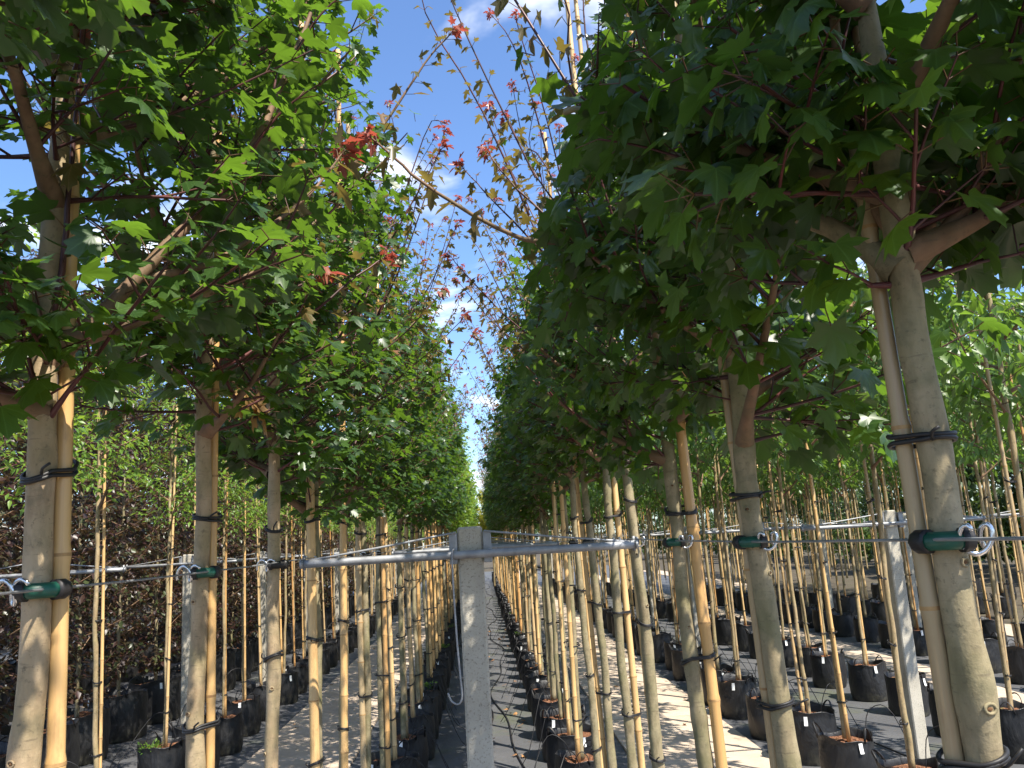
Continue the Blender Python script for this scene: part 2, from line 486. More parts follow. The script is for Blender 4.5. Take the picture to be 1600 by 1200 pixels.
def link(name, data, parent=None, loc=None, rz=None, kind=None, label=None, cat=None, group=None):
    o = bpy.data.objects.new(name, data)
    COL.objects.link(o)
    if parent is not None:
        o.parent = parent
    if loc is not None:
        o.location = loc
    if rz is not None:
        o.rotation_euler = (0, 0, rz)
    if kind: o['kind'] = kind
    if label: o['label'] = label
    if cat: o['category'] = cat
    if group: o['group'] = group
    return o

def spline(P, n):
    """Catmull-Rom through points"""
    P = np.asarray(P, float)
    Q = np.vstack([2 * P[0] - P[1], P, 2 * P[-1] - P[-2]])
    out = []
    segs = len(P) - 1
    for t_ in np.linspace(0, segs - 1e-6, n):
        i = int(t_); u = t_ - i
        a, b, c, d = Q[i], Q[i + 1], Q[i + 2], Q[i + 3]
        out.append(0.5 * ((2 * b) + (-a + c) * u + (2 * a - 5 * b + 4 * c - d) * u * u + (-a + 3 * b - 3 * c + d) * u ** 3))
    return np.array(out)

# ------------------------------------------------------------------ leaf templates (base at 0, tip +Y, upper face +Z)
HALF = [(0.05, -0.05), (0.17, -0.13), (0.37, -0.16), (0.35, 0.06), (0.49, 0.16), (0.70, 0.43), (0.50, 0.42), (0.36, 0.50), (0.255, 0.42), (0.27, 0.60), (0.30, 0.76), (0.13, 0.80)]
HALF_LO = [(0.36, -0.15), (0.30, 0.08), (0.68, 0.43), (0.25, 0.43), (0.26, 0.72)]

def maple_template(half, ring, curl, cup, seed):
    rg = np.random.default_rng(seed)
    right = [np.array(p) for p in half]
    left = [np.array([-p[0], p[1]]) for p in half[::-1]]
    out = np.array(right + [np.array([0, 1.0])] + left)
    out = out * (1 + rg.uniform(-0.06, 0.06, (len(out), 1)))
    n = len(out)
    P = [np.array([[0.0, 0.02]])]
    if ring:
        P.append(out * np.array([0.5, 0.55]) + np.array([0, 0.02]))
    P.append(out)
    P = np.vstack(P)
    x, y = P[:, 0], P[:, 1]
    rr = np.hypot(x, y)
    ang = np.arctan2(np.abs(x), y)
    z = cup * np.abs(x) * 0.55 - curl * rr ** 2 * 0.42 + 0.035 * np.cos(ang * 7.0) * rr
    z += rg.uniform(-0.02, 0.02, len(z)) * (rr > 0.3)
    V = np.column_stack([x, y, z])
    j = np.arange(n - 1)
    if ring:
        T = np.stack([np.zeros(n - 1, int), 1 + j, 2 + j], -1)
        Q = np.stack([1 + j, 1 + n + j, 2 + n + j, 2 + j], -1)
        F = [T, Q]
    else:
        F = [np.stack([np.zeros(n - 1, int), 1 + j, 2 + j], -1)]
    return V, F, P

def ovate_template(w, fold, curl, hi=True):
    ys = np.array([0.0, 0.3, 0.65, 1.0]) if hi else np.array([0.0, 0.45, 1.0])
    ws = np.array([0.02, w, w * 0.75, 0.0]) if hi else np.array([0.02, w, 0.0])
    P, F = [], []
    for y, ww in zip(ys, ws):
        z = -curl * y * y
        P += [(-ww, y, z + fold * ww), (0, y, z), (ww, y, z + fold * ww)]
    P = np.array(P)
    for i in range(len(ys) - 1):
        a = 3 * i
        F += [(a, a + 1, a + 4, a + 3), (a + 1, a + 2, a + 5, a + 4)]
    return P, [np.array(F)], P[:, :2].copy()

T_HI = [maple_template(HALF, True, c, u, s) for c, u, s in ((0.35, 0.25, 1), (0.7, 0.1, 2), (0.15, 0.5, 3), (1.0, -0.15, 4), (0.5, 0.4, 5), (0.85, 0.3, 6))]
T_MID = [maple_template(HALF[1:3] + HALF[3:], False, c, u, s) for c, u, s in ((0.35, 0.25, 11), (0.8, 0.1, 12), (0.2, 0.45, 13), (0.95, -0.1, 14))]
T_LO = [maple_template(HALF_LO, False, c, u, s) for c, u, s in ((0.4, 0.3, 21), (0.8, 0.0, 22), (0.15, 0.5, 23))]
T_OV = [ovate_template(0.21, 0.35, c) for c in (0.15, 0.35, 0.5)]
T_OVL = [ovate_template(0.23, 0.3, c, False) for c in (0.15, 0.4)]
T_BEECH = [ovate_template(0.30, 0.25, c, False) for c in (0.1, 0.3)]

T_NARROW = [(v * np.array([0.68, 1, 1.2]), f, p) for v, f, p in [maple_template(HALF_LO, False, c, u, q) for c, u, q in ((0.9, 0.5, 31), (0.4, 0.7, 32), (1.3, 0.4, 33))]]
def leaf_frames(pos, ydir, roll):
    """rotation matrices (n,3,3) with columns x,y,z; upper face as near to up as the y direction lets it, then rolled"""
    y = ydir / (np.linalg.norm(ydir, axis=1)[:, None] + 1e-9)
    z = np.array([0, 0, 1.0]) - y * y[:, 2:3]
    nz = np.linalg.norm(z, axis=1)[:, None]
    z = np.where(nz > 0.05, z / (nz + 1e-9), np.array([1.0, 0, 0]))
    x = np.cross(y, z)
    c, s = np.cos(roll)[:, None], np.sin(roll)[:, None]
    x2 = x * c + z * s
    z2 = np.cross(x2, y)
    return np.stack([x2, y, z2], -1)

def foliage_mesh(name, pos, Rm, sc, templates, mat, pick=None):
    V, F, UV, n0 = [], {3: [], 4: []}, [], 0
    pick = rng.integers(0, len(templates), len(pos)) if pick is None else pick
    for k, (tv, tf, tuv) in enumerate(templates):
        m = pick == k
        if not m.any():
            continue
        P, R, S = pos[m], Rm[m], sc[m]
        W = np.einsum('nij,vj->nvi', R, tv) * S[:, None, None] + P[:, None, :]
        nv = len(tv)
        V.append(W.reshape(-1, 3)); UV.append(np.tile(tuv[:, :2], (len(P), 1)))
        base = n0 + np.arange(len(P)) * nv
        for f in tf:
            F[f.shape[1]].append((base[:, None, None] + f[None]).reshape(-1, f.shape[1]))
        n0 += len(P) * nv
    return make_mesh(name, np.vstack(V), [np.vstack(F[k]) for k in (3, 4) if F[k]], mat, True, np.vstack(UV))

# ------------------------------------------------------------------ tree skeletons
class Skel:
    """branches: list of (list of tubes); leaves: arrays"""
    def __init__(s, seed):
        s.rg = np.random.default_rng(seed)
        s.branches = []          # each: list of (P, r, level)
        s.node, s.tdir, s.side, s.size, s.kind = [], [], [], [], []
        s.clear = None
    def leaf(s, p, t, side, size, kind):
        s.node.append(p); s.tdir.append(t); s.side.append(side); s.size.append(size); s.kind.append(kind)
    def leaves_along(s, P, start, step, s0, s1, kind=0, kend=0):
        d = np.linalg.norm(np.diff(P, axis=0), axis=1)
        L = np.concatenate([[0], np.cumsum(d)])
        a = s.rg.uniform(0, 3.14)
        x = start
        while x < L[-1]:
            u = x / L[-1]
            i = min(np.searchsorted(L, x) - 1, len(P) - 2); i = max(i, 0)
            w = (x - L[i]) / (d[i] + 1e-9)
            p = P[i] * (1 - w) + P[i + 1] * w
            t_ = (P[i + 1] - P[i]) / (d[i] + 1e-9)
            b = np.cross(t_, [0.3, 0.2, 0.9]); b /= np.linalg.norm(b) + 1e-9
            c = np.cross(t_, b)
            for k in (0, 1):
                sd_ = b * math.cos(a + math.pi * k) + c * math.sin(a + math.pi * k)
                kd = kend if (kend and s.rg.random() < (u - 0.35) * 1.6) else kind
                s.leaf(p, t_, sd_, (s0 + (s1 - s0) * u) * s.rg.uniform(0.75, 1.15), kd)
            a += math.pi / 2 + s.rg.uniform(-0.3, 0.3)
            x += step * s.rg.uniform(0.8, 1.25)
        return t_
    def tip(s, p, t_, n, size, kind):
        b = np.cross(t_, [0.3, 0.2, 0.9]); b /= np.linalg.norm(b) + 1e-9
        c = np.cross(t_, b)
        for k in range(n):
            a = 6.283 * k / n + s.rg.uniform(-0.3, 0.3)
            s.leaf(p, t_, (b * math.cos(a) + c * math.sin(a)) + t_ * s.rg.uniform(0, 0.8), size * s.rg.uniform(0.6, 1.2), kind)

def grow(s, origin, az, el, L, r0, step, up, leaf, twig_len, n_twig, tip_kind=0, droop=0.0):
    """one primary with side twigs and leaves"""
    rg = s.rg
    n = max(5, int(L / 0.09))
    P = [np.array(origin, float)]
    d = np.array([math.cos(az) * math.cos(el), math.sin(az) * math.cos(el), math.sin(el)])
    for i in range(n):
        d = d + np.array([0, 0, up]) + rg.normal(0, 0.055, 3)
        d /= np.linalg.norm(d)
        P.append(P[-1] + d * L / n)
    P = np.array(P)
    rr_ = np.linspace(r0, 0.0022, len(P)); rr_[0] *= 1.7; rr_[1] *= 1.1
    tb = [(P, rr_, 0)]
    for k in range(n_twig):
        u = 0.14 + 0.84 * (k + rg.uniform(0.2, 0.8)) / n_twig
        i = min(int(u * n), n - 1)
        t_ = P[i + 1] - P[i]; t_ /= np.linalg.norm(t_)
        b = np.cross(t_, [0, 0, 1.0]); b /= np.linalg.norm(b) + 1e-9
        sgn = 1 if k % 2 else -1
        dd = t_ * 0.55 + b * sgn * rg.uniform(0.4, 0.95) + np.array([0, 0, rg.uniform(-0.25, 0.55)])
        dd /= np.linalg.norm(dd)
        TL = twig_len * rg.uniform(0.55, 1.2) * (1.1 - 0.55 * u)
        m = max(3, int(TL / 0.07))
        Q = [P[i]]
        for q in range(m):
            dd = dd + np.array([0, 0, up * 0.9 - droop]) + rg.normal(0, 0.07, 3)
            dd /= np.linalg.norm(dd)
            Q.append(Q[-1] + dd * TL / m)
        Q = np.array(Q)
        tb.append((Q, np.linspace(max(0.0024, r0 * 0.32), 0.0012, len(Q)), 1))
        tt = s.leaves_along(Q, 0.05, step, leaf, leaf * 0.8)
        s.tip(Q[-1], tt, 2, leaf * 0.62, 0)
    tt = s.leaves_along(P, L * 0.35, step * 1.3, leaf, leaf * 0.7)
    s.tip(P[-1], tt, 4, leaf * (0.5 if tip_kind else 0.7), tip_kind)
    s.branches.append(tb)
    return P

def shoot(s, P, r0, r1, step, s0, s1, kind, kend, tip_kind, new=True, start=0.1):
    """long leading shoot with small bronze leaves and a red tip"""
    P = np.asarray(P, float)
    tb = [(P, np.linspace(r0, r1, len(P)), 2)]
    tt = s.leaves_along(P, start, step, s0, s1, kind, kend)
    if tip_kind:
        s.tip(P[-1], tt, 6, s1 * 0.8, tip_kind)
        s.tip(P[-1] - tt * 0.02, tt, 4, s1 * 0.7, tip_kind)
        s.tip(P[-1] + tt * 0.01, tt, 3, s1 * 0.55, tip_kind)
    if new or not s.branches:
        s.branches.append(tb)
    else:
        s.branches[-1] += tb

def maple_skel(seed, h0=2.25, h1=4.15, n=16, reach=0.95, leaf=0.088, twigs=11, shoots=7, in_dir=0.0, squeeze=0.8, step=0.055, prof=(0.66, 0.78, 1.0, 0.82, 0.42), cloth=14):
    """crown of a young standard maple, stem axis at the origin; in_dir: +1/-1 is the side of the aisle"""
    s = Skel(seed)
    rg = s.rg
    az = rg.uniform(0, 6.28)
    for k in range(n):
        u = k / (n - 1)
        h = h0 + (h1 - h0) * u ** 1.05
        L = reach * float(np.interp(u, [0, 0.15, 0.4, 0.7, 1.0], prof)) * rg.uniform(0.85, 1.12)
        if math.cos(az) * in_dir > 0.3:
            L *= squeeze
        elif math.cos(az) * in_dir < -0.3:
            L *= 0.78
        grow(s, (0, 0, h), az, R_(rg.uniform(12, 34) if u < 0.25 else rg.uniform(24, 46)), L, 0.0125 - 0.006 * u, step, 0.075, leaf * (1 - 0.12 * u),
             0.36, int(twigs * (1 - 0.3 * u)), tip_kind=(1 if rg.random() < 0.3 and u > 0.35 else 0))
        az += 2.399 + rg.uniform(-0.3, 0.3)
    for k in range(cloth):        # short twigs clothing the stem low in the crown
        h = h0 + rg.uniform(-0.04, 1.0)
        grow(s, (0, 0, h), rg.uniform(0, 6.28), R_(rg.uniform(-12, 40)), rg.uniform(0.16, 0.36), 0.0035, step, 0.02, leaf, 0.16, 4)
    # leader
    P = np.array([[0, 0, h1 - 0.25], [0.02, 0.01, h1 + 0.05], [0.0, 0.02, h1 + 0.35], [0.01, 0.0, h1 + 0.6]])
    shoot(s, spline(P, 9), 0.008, 0.002, 0.05, leaf, leaf * 0.5, 0, 1, 2)
    for k in range(shoots):
        a = rg.uniform(0, 6.28)
        u = rg.uniform(0.25, 1.0)
        h = h0 + 0.5 + (h1 - h0 - 0.35) * u
        rr = rg.uniform(0.22, 0.42)
        b = np.array([math.cos(a) * rr, math.sin(a) * rr, h])
        d = np.array([math.cos(a) * 0.45, math.sin(a) * 0.45, 1.0])
        L = rg.uniform(0.4, 0.75)
        Q = np.array([b - d * 0.15, b + d * L * 0.4, b + d * L * 0.8 + rg.normal(0, 0.03, 3), b + d * L + rg.normal(0, 0.05, 3)])
        shoot(s, spline(Q, 8), 0.0042, 0.0016, 0.065, leaf * 0.8, leaf * 0.5, 1, 1, 2, new=False)
    return s

def finish_leaves(s, droop=(0.15, 0.75), pet=0.055, outward=0.25):
    """vectorised blade placement -> pos, R, size, kind, petiole start"""
    N = np.array(s.node); T = np.array(s.tdir); S = np.array(s.side)
    sz = np.array(s.size); kd = np.array(s.kind)
    n = len(N)
    rg = s.rg
    small = np.clip(sz / 0.08, 0.2, 1.1)
    p = S * 0.85 + T * 0.45 + np.array([0, 0, 0.18])
    hx = N[:, :2] / (np.linalg.norm(N[:, :2], axis=1)[:, None] + 0.05)
    p[:, :2] += hx * outward
    p += rg.normal(0, 0.18, (n, 3))
    p /= np.linalg.norm(p, axis=1)[:, None]
    base = N + p * (pet * small * rg.uniform(0.7, 1.4, n))[:, None]
    h = p.copy(); h[:, 2] *= 0.25
    h[:, :2] += rg.normal(0, 0.22, (n, 2))
    h /= np.linalg.norm(h, axis=1)[:, None] + 1e-9
    dr = rg.uniform(droop[0], droop[1], n)
    dr = np.where(kd > 0, dr * 0.8 + rg.uniform(-0.7, 0.5, n), dr)
    y = h * np.cos(dr)[:, None]
    y[:, 2] -= np.sin(dr)
    Rm = leaf_frames(base, y, rg.normal(0, 0.38, n))
    return N, base, Rm, sz, kd

# ------------------------------------------------------------------ the setting
g = MB(); g.add(np.array([[-400, -150, 0], [400, -150, 0], [400, 900, 0], [-400, 900, 0]], float), np.array([[0, 1, 2, 3]]))
link('ground', g.mesh('ground', M['earth'], False), kind='structure', loc=(0, 0, -0.03))
YEND = 52.0
def strip(name, x0, x1, z, mat, y0=-4.0, y1=YEND, nx=10, ny=110, amp=0.004):
    xs = np.linspace(x0, x1, nx); ys = np.linspace(y0, y1, ny)
    X, Y = np.meshgrid(xs, ys)
    Z = z + amp * np.sin(X * 5.1 + 1.7 * np.sin(Y * 1.3)) * np.sin(Y * 2.7 + X)
    V = np.column_stack([X.ravel(), Y.ravel(), Z.ravel()])
    i = (np.arange(ny - 1)[:, None] * nx + np.arange(nx - 1)[None]).ravel()
    Q = np.stack([i, i + 1, i + nx + 1, i + nx], -1)
    return link(name, make_mesh(name, V, [Q], mat), kind='structure')
PATH = [(-2.10, -1.14), (1.14, 2.20)]
strip('weed_mat', -1.14, 1.14, -0.012, M['mat'])
strip('weed_mat', 2.20, 4.75, -0.012, M['mat'])
strip('weed_mat', -4.75, -2.10, -0.012, M['mat'])
strip('weed_mat', 5.25, 7.5, -0.012, M['mat'])
strip('weed_mat', -10.5, -5.2, -0.012, M['mat'])
slab_cache = {}
def path(x0, x1, y0, y1, label):
    root = link('path', make_mesh('path_bed', *(lambda V: (V, [np.array([[0, 1, 2, 3]])]))(np.array([[x0, y0, -0.022], [x1, y0, -0.022], [x1, y1, -0.022], [x0, y1, -0.022]])), M['earth'], False), kind='structure')
    root['label'] = label
    y = y0
    while y < y1:
        L = 0.70
        key = round(x1 - x0, 3)
        if key not in slab_cache:
            ms = []
            for q in range(3):
                b = MB(); b.box((0, 0, 0), ((x1 - x0) / 2 - 0.003, L / 2 - 0.004, 0.025), 0.005)
                ms.append(b.mesh('slab', M['slab'], False))
            slab_cache[key] = ms
        o = link('slab', slab_cache[key][int(rng.integers(0, 3))], root, ((x0 + x1) / 2 + rng.normal(0, 0.003), y + L / 2, -0.021 + rng.normal(0, 0.0016)))
        o.rotation_euler = (rng.normal(0, 0.002), rng.normal(0, 0.002), rng.normal(0, 0.002))
        y += L
path(PATH[0][0], PATH[0][1], -3.5, YEND - 2, 'leaf-shaded pale concrete slab path between maples and thin staked trees')
path(PATH[1][0], PATH[1][1], -3.5, YEND - 2, 'sunny pale concrete slab path beside the maples')
path(4.76, 5.24, 3.0, 40.0, 'narrow concrete path between the light green tree beds')
path(-5.19, -4.76, 4.0, 40.0, 'narrow concrete path between the copper beech beds')
path(7.52, 8.28, 8.0, 40.0, 'outer concrete path at the edge of the light green tree beds')

# ------------------------------------------------------------------ trellis posts and wires
WIRE_Z = 1.72
def post_parts():
    b = MB(); b.box((0, 0.06, 0.905 - 0.02), (0.046, 0.046, 0.925), 0.008)
    shaft = b.mesh('post', M['post'], False)
    brs = []
    for sg in (-1, 1):
        b = MB()
        b.box((sg * 0.052, 0.055, 1.735), (0.005, 0.05, 0.055), 0.002)
        b.box((sg * 0.062, 0.009, 1.735), (0.014, 0.0035, 0.055), 0.002)
        b.tube([(sg * 0.056, 0.055, 1.75), (sg * 0.070, 0.055, 1.75)], 0.011, 6)
        b.tube([(sg * 0.056, 0.055, 1.715), (sg * 0.066, 0.055, 1.715)], 0.008, 6)
        brs.append(b.mesh('bracket', M['galv'], False))
    x = np.linspace(-0.60, 0.60, 9)
    b = MB(); b.tube(np.column_stack([x, np.full(9, -0.012), np.full(9, WIRE_Z - 0.008)]), 0.0145, 14)
    b.tube([(-0.602, -0.012, WIRE_Z - 0.008), (-0.59, -0.012, WIRE_Z - 0.008)], 0.0162, 14)
    b.tube([(0.59, -0.012, WIRE_Z - 0.008), (0.602, -0.012, WIRE_Z - 0.008)], 0.0162, 14)
    bar = b.mesh('crossbar', M['galv'])
    stays = []
    for sg in (-1, 1):
        b = MB()
        b.tube(spline([(sg * 0.05, 0.0, 1.792), (sg * 0.30, 0.0, 1.757), (sg * 0.585, -0.006, 1.722)], 6), 0.0042, 6)
        b.tube([(sg * 0.588, -0.01, 1.742), (sg * 0.588, -0.01, 1.69)], 0.006, 6)
        stays.append(b.mesh('stay_rod', M['galv']))
    return shaft, brs, bar, stays
SH, BRS, BAR, STAYS = post_parts()
def trellis(x, y, label, group, sx=1.0):
    r = link('trellis_post', None, loc=(x, y, 0), label=label, cat='post', group=group)
    r.scale = (sx, 1, 1)
    link('post', SH, r).scale = (1 / sx, 1, 1)
    link('bracket', BRS[0], r); link('bracket', BRS[1], r)
    link('crossbar', BAR, r)
    link('stay_rod', STAYS[0], r); link('stay_rod', STAYS[1], r)
    return r
for k in range(13):
    trellis(0.0, 3.03 + 3.05 * k, 'speckled concrete post with long galvanized crossbar and a hooked rod hanging beside it' if k == 0 else
            ['second', 'third'][k - 1] + ' concrete post with pipe crossbar in line with the speckled post' if k < 3 else
            'distant concrete post with crossbar down the aisle between the maple rows', 'trellis posts between the maple rows')
for k in range(12):
    trellis(3.07, 3.03 + 3.05 * k, 'pale concrete post with crossbar among light green trees beside grow bags' if k == 1 else
            'concrete post with crossbar in the light green tree bed beyond the sunny path', 'trellis posts in the light green tree bed', 1.15)
for k in range(11):
    trellis(-3.10, 6.08 + 3.05 * k, 'concrete post with crossbar between thin staked trees and copper beeches', 'trellis posts in the copper beech bed', 1.05)
for k in range(8):
    trellis(6.3, 9.13 + 3.05 * k, 'far concrete post with crossbar between rows of small green trees', 'trellis posts in the outer green bed', 1.05)

def wire(x, y0, y1, label, r=0.0021, z=WIRE_Z + 0.012):
    ys = np.linspace(y0, y1, 60)
    zz = z - 0.012 * np.abs(np.sin((ys - 3.02) / 3.05 * math.pi))
    b = MB(); b.tube(np.column_stack([np.full(60, x), ys, zz]), r, 5)
    link('support_wire', b.mesh('support_wire', M['galv']), label=label, cat='wire', group='wires along the tree rows')
wire(-0.578, -0.6, 42, 'steel wire running along the maple row by the shaded path')
wire(0.578, -0.6, 42, 'steel wire running along the maple row by the sunny path')
wire(2.45, 2.5, 38, 'steel wire along the first light green row beyond the sunny path')
wire(3.83, 4.0, 38, 'steel wire along the second light green row beyond the sunny path')
wire(-2.47, 4.0, 38, 'steel wire along the thin staked trees by the shaded path')
wire(-3.73, 5.0, 38, 'steel wire along the copper beech row')

b = MB()
hp = spline([(-0.055, 3.0, 1.735), (-0.066, 2.997, 1.70), (-0.062, 2.995, 1.45), (-0.055, 2.995, 1.30), (-0.052, 2.996, 1.235), (-0.066, 2.998, 1.212), (-0.088, 3.0, 1.222), (-0.10, 3.0, 1.25)], 40)
b.tube(hp, 0.0034, 8)
link('hooked_rod', b.mesh('hooked_rod', M['galv']), label='thin steel rod with a hooked end hanging from the crossbar by the post', cat='rod')

# ------------------------------------------------------------------ pots
def bag_meshes(seed, r, h, seam=True):
    rg = np.random.default_rng(seed)
    k, n = 28, 9
    th = np.linspace(0, 2 * math.pi, k, endpoint=False)
    V, rows = [], []
    def ringpts(rad, z):
        rows.append(np.column_stack([np.cos(th) * rad, np.sin(th) * rad, z]))
    ph = rg.uniform(0, 6.28, 4)
    wob = lambda zz: 1 + 0.018 * np.sin(3 * th + ph[0] + zz * 6) + 0.012 * np.sin(7 * th + ph[1] - zz * 9) + 0.008 * np.sin(12 * th + ph[2] + zz * 14)
    rim = 0.014 * np.sin(2 * th + ph[3]) + 0.010 * np.sin(5 * th + ph[1])
    for i in range(n):
        u = i / (n - 1)
        bulge = 0.955 + 0.05 * math.sin(u * 2.6 + 0.25) - (0.03 if i == 0 else 0)
        ringpts(r * bulge * wob(u), u * h + (rim * u ** 3 if i else rim * 0))
    ringpts(r * 0.985 * wob(1.0), h + rim + 0.006)
    ringpts(r * 0.955 * wob(1.0), h + rim + 0.001)
    ringpts(r * 0.94 * wob(0.9), np.full(k, h * 0.84))
    V = np.vstack(rows)
    m = len(rows)
    i = np.arange(m - 1)[:, None] * k; j = np.arange(k)[None]; jn = (j + 1) % k
    Q = np.stack([i + j, i + jn, i + k + jn, i + k + j], -1).reshape(-1, 4)
    mb = MB(); mb.add(V, [Q])
    mb.add(np.vstack([rows[0], [[0, 0, 0]]]), np.stack([np.full(k, k), (np.arange(k) + 1) % k, np.arange(k)], -1))
    wall = mb.mesh('bag_wall', M['bag'])
    # soil
    rs, kk = 6, 20
    SV, SF = [[0, 0, h * 0.90]], []
    t2 = np.linspace(0, 2 * math.pi, kk, endpoint=False)
    for q in range(1, rs + 1):
        rad = r * 0.95 * q / rs
        for a in t2:
            SV.append([math.cos(a) * rad, math.sin(a) * rad, h * 0.90 + rg.normal(0, 0.006) - 0.012 * (q / rs) ** 2])
    SV = np.array(SV)
    jj = np.arange(kk); jjn = (jj + 1) % kk
    tri = np.stack([np.zeros(kk, int), 1 + jj, 1 + jjn], -1)
    qd = np.vstack([np.stack([1 + (q - 1) * kk + jj, 1 + q * kk + jj, 1 + q * kk + jjn, 1 + (q - 1) * kk + jjn], -1) for q in range(1, rs)])
    soil = make_mesh('soil', SV, [tri, qd], M['soil'])
    hd = []
    for sg in (0, 1):
        a = math.pi * sg + rg.uniform(-0.25, 0.25)
        w, hh = rg.uniform(0.22, 0.30), rg.uniform(0.045, 0.075)
        out = rg.uniform(-0.02, 0.05)
        pts = []
        for u in np.linspace(0, 1, 9):
            aa = a + (u - 0.5) * 2 * w
            rad = r * 0.975 + out * math.sin(u * math.pi)
            pts.append((math.cos(aa) * rad, math.sin(aa) * rad, h - 0.02 + (hh + 0.02) * math.sin(u * math.pi) ** 0.6))
        V_, F_ = tube(pts, 0.009, 6, True, 0.35)
        hd.append(make_mesh('handle', V_, F_, M['rubber']))
    return wall, soil, hd
def tag_mesh(seed):
    rg = np.random.default_rng(seed)
    b = MB()
    V, F = [], []
    for i, u in enumerate(np.linspace(0, 1, 4)):
        V += [(-0.013, -0.004 - 0.012 * u * u, -0.062 * u), (0.013, -0.004 - 0.012 * u * u, -0.062 * u)]
    V = np.array(V + [(x, y - 0.0012, z) for x, y, z in V])
    Q = [(2 * i, 2 * i + 2, 2 * i + 3, 2 * i + 1) for i in range(3)] + [(8 + 2 * i, 9 + 2 * i, 11 + 2 * i, 10 + 2 * i) for i in range(3)]
    b.add(V, np.array(Q))
    return b.mesh('tag', M['tag'])
TAG = tag_mesh(1)
POT_R, POT_H = 0.185, 0.345
BAGS = [bag_meshes(100 + i, POT_R, POT_H) for i in range(5)]
BIG = [bag_meshes(140 + i, 0.285, 0.44) for i in range(3)]
def grow_bag(x, y, label, group, detail=2, big=False, scale=1.0, name='grow_bag'):
    v = (BIG if big else BAGS)
    v = v[int(rng.integers(0, len(v)))]
    root = link(name, None, loc=(x, y, -0.006), rz=rng.uniform(0, 6.28), label=label, cat='pot', group=group)
    root.scale = (scale, scale, scale)
    wall = link('bag_wall', v[0], root); link('soil', v[1], root)
    if detail >= 1:
        for hm in v[2]:
            link('handle', hm, wall)
    if detail >= 2 and rng.random() < 0.75:
        r = 0.285 if big else POT_R
        a = -math.pi / 2 + rng.uniform(-0.8, 0.8) - root.rotation_euler[2]
        tg = link('tag', TAG, wall, (math.cos(a) * (r * 1.0), math.sin(a) * (r * 1.0), (0.44 if big else POT_H) - 0.012))
        tg.rotation_euler = (0, 0, a + math.pi / 2)
        tg.scale = (1 / scale,) * 3
    return root

# ------------------------------------------------------------------ stems, stakes, ties
def stem_path(x0, y0, x1, y1, z1, rg, n=46, wob=0.006):
    """points of a stem from the soil (x0,y0) to (x1,y1,z1)"""
    z = np.linspace(POT_H * 0.86, z1, n)
    u = (z - z[0]) / (z1 - z[0])
    ph = rg.uniform(0, 6.28, 4)
    X = x0 + (x1 - x0) * u + wob * (np.sin(z * 3.3 + ph[0]) + 0.45 * np.sin(z * 9.9 + ph[1]) + 0.22 * np.sin(z * 19.0 + ph[2]))
    Y = y0 + (y1 - y0) * u + wob * (np.sin(z * 3.0 + ph[2]) + 0.45 * np.sin(z * 9.3 + ph[3]) + 0.22 * np.sin(z * 21.0 + ph[0]))
    return np.column_stack([X, Y, z])
def stem_mesh(P, r0, r1, rg, k=14, knots=9, top=None, mat=None, name='trunk'):
    z = P[:, 2]
    u = np.clip((z - z[0]) / ((2.3 if top is not None else z[-1]) - z[0]), 0, 1)
    r = r0 + (r1 - r0) * u
    r = r * (1 + 0.10 * np.exp(-((z - z[0]) / 0.05) ** 2))
    bm = np.zeros(len(z))
    for q in range(knots):
        zc = rg.uniform(z[0] + 0.1, min(z[-1], 2.5))
        bm = np.maximum(bm, rg.uniform(0.05, 0.16) * np.exp(-((z - zc) / rg.uniform(0.02, 0.045)) ** 2))
    r = r * (0.93 + bm)
    if top is not None:      # slim leader above the clear stem
        r = np.where(z > 2.3, np.interp(z, [2.3, 2.42, top], [r1, r1 * 0.68, 0.006]), r)
    V, F = tube(P, r, k, True)
    ring = V[:len(P) * k].reshape(len(P), k, 3)
    c = P[:, None, :]
    dv = ring - c
    th = np.linspace(0, 2 * math.pi, k, endpoint=False)
    amp = 1 + 0.035 * np.sin(2 * th[None] + z[:, None] * 2.1) + 0.03 * np.sin(3 * th[None] - z[:, None] * 5.0 + 1.3) + rg.normal(0, 0.010, (len(P), k))
    for q in range(knots):       # one sided swellings
        zc = rg.uniform(z[0] + 0.1, min(z[-1], 2.6)); tc = rg.uniform(0, 6.28)
        dth = np.angle(np.exp(1j * (th - tc)))
        amp = amp + rg.uniform(0.08, 0.22) * np.exp(-((z[:, None] - zc) / 0.028) ** 2 - (dth[None] / 0.6) ** 2)
    ring2 = c + dv * amp[..., None]
    V[:len(P) * k] = ring2.reshape(-1, 3)
    return make_mesh(name, V, F, mat), r
def knot_mesh(P, i, r, ang, size, mat):
    """a healed branch scar on the stem: a raised ring with a darker heart"""
    n = np.array([math.cos(ang), math.sin(ang), 0.0]); tn = np.array([-math.sin(ang), math.cos(ang), 0.0]); z = np.array([0, 0, 1.0])
    c = P[i] + n * r * 1.0
    b = MB()
    th = np.linspace(0, 2 * math.pi, 13)
    pts = [c + n * 0.002 + (tn * math.cos(a) + z * 0.8 * math.sin(a)) * size for a in th]
    V_, F_ = tube(pts, size * 0.30, 6, False)
    b.add(V_ - n * size * 0.12, F_, 1)
    th = th[:-1]
    V = [c + n * 0.004] + [c - n * 0.001 + (tn * math.cos(a) + z * 0.8 * math.sin(a)) * size * 0.85 for a in th]
    F = np.stack([np.zeros(12, int), 1 + np.arange(12), 1 + (np.arange(12) + 1) % 12], -1)
    b.add(np.array(V), [F])
    return b.mesh('knot', None, mats=[M['cut'], mat])
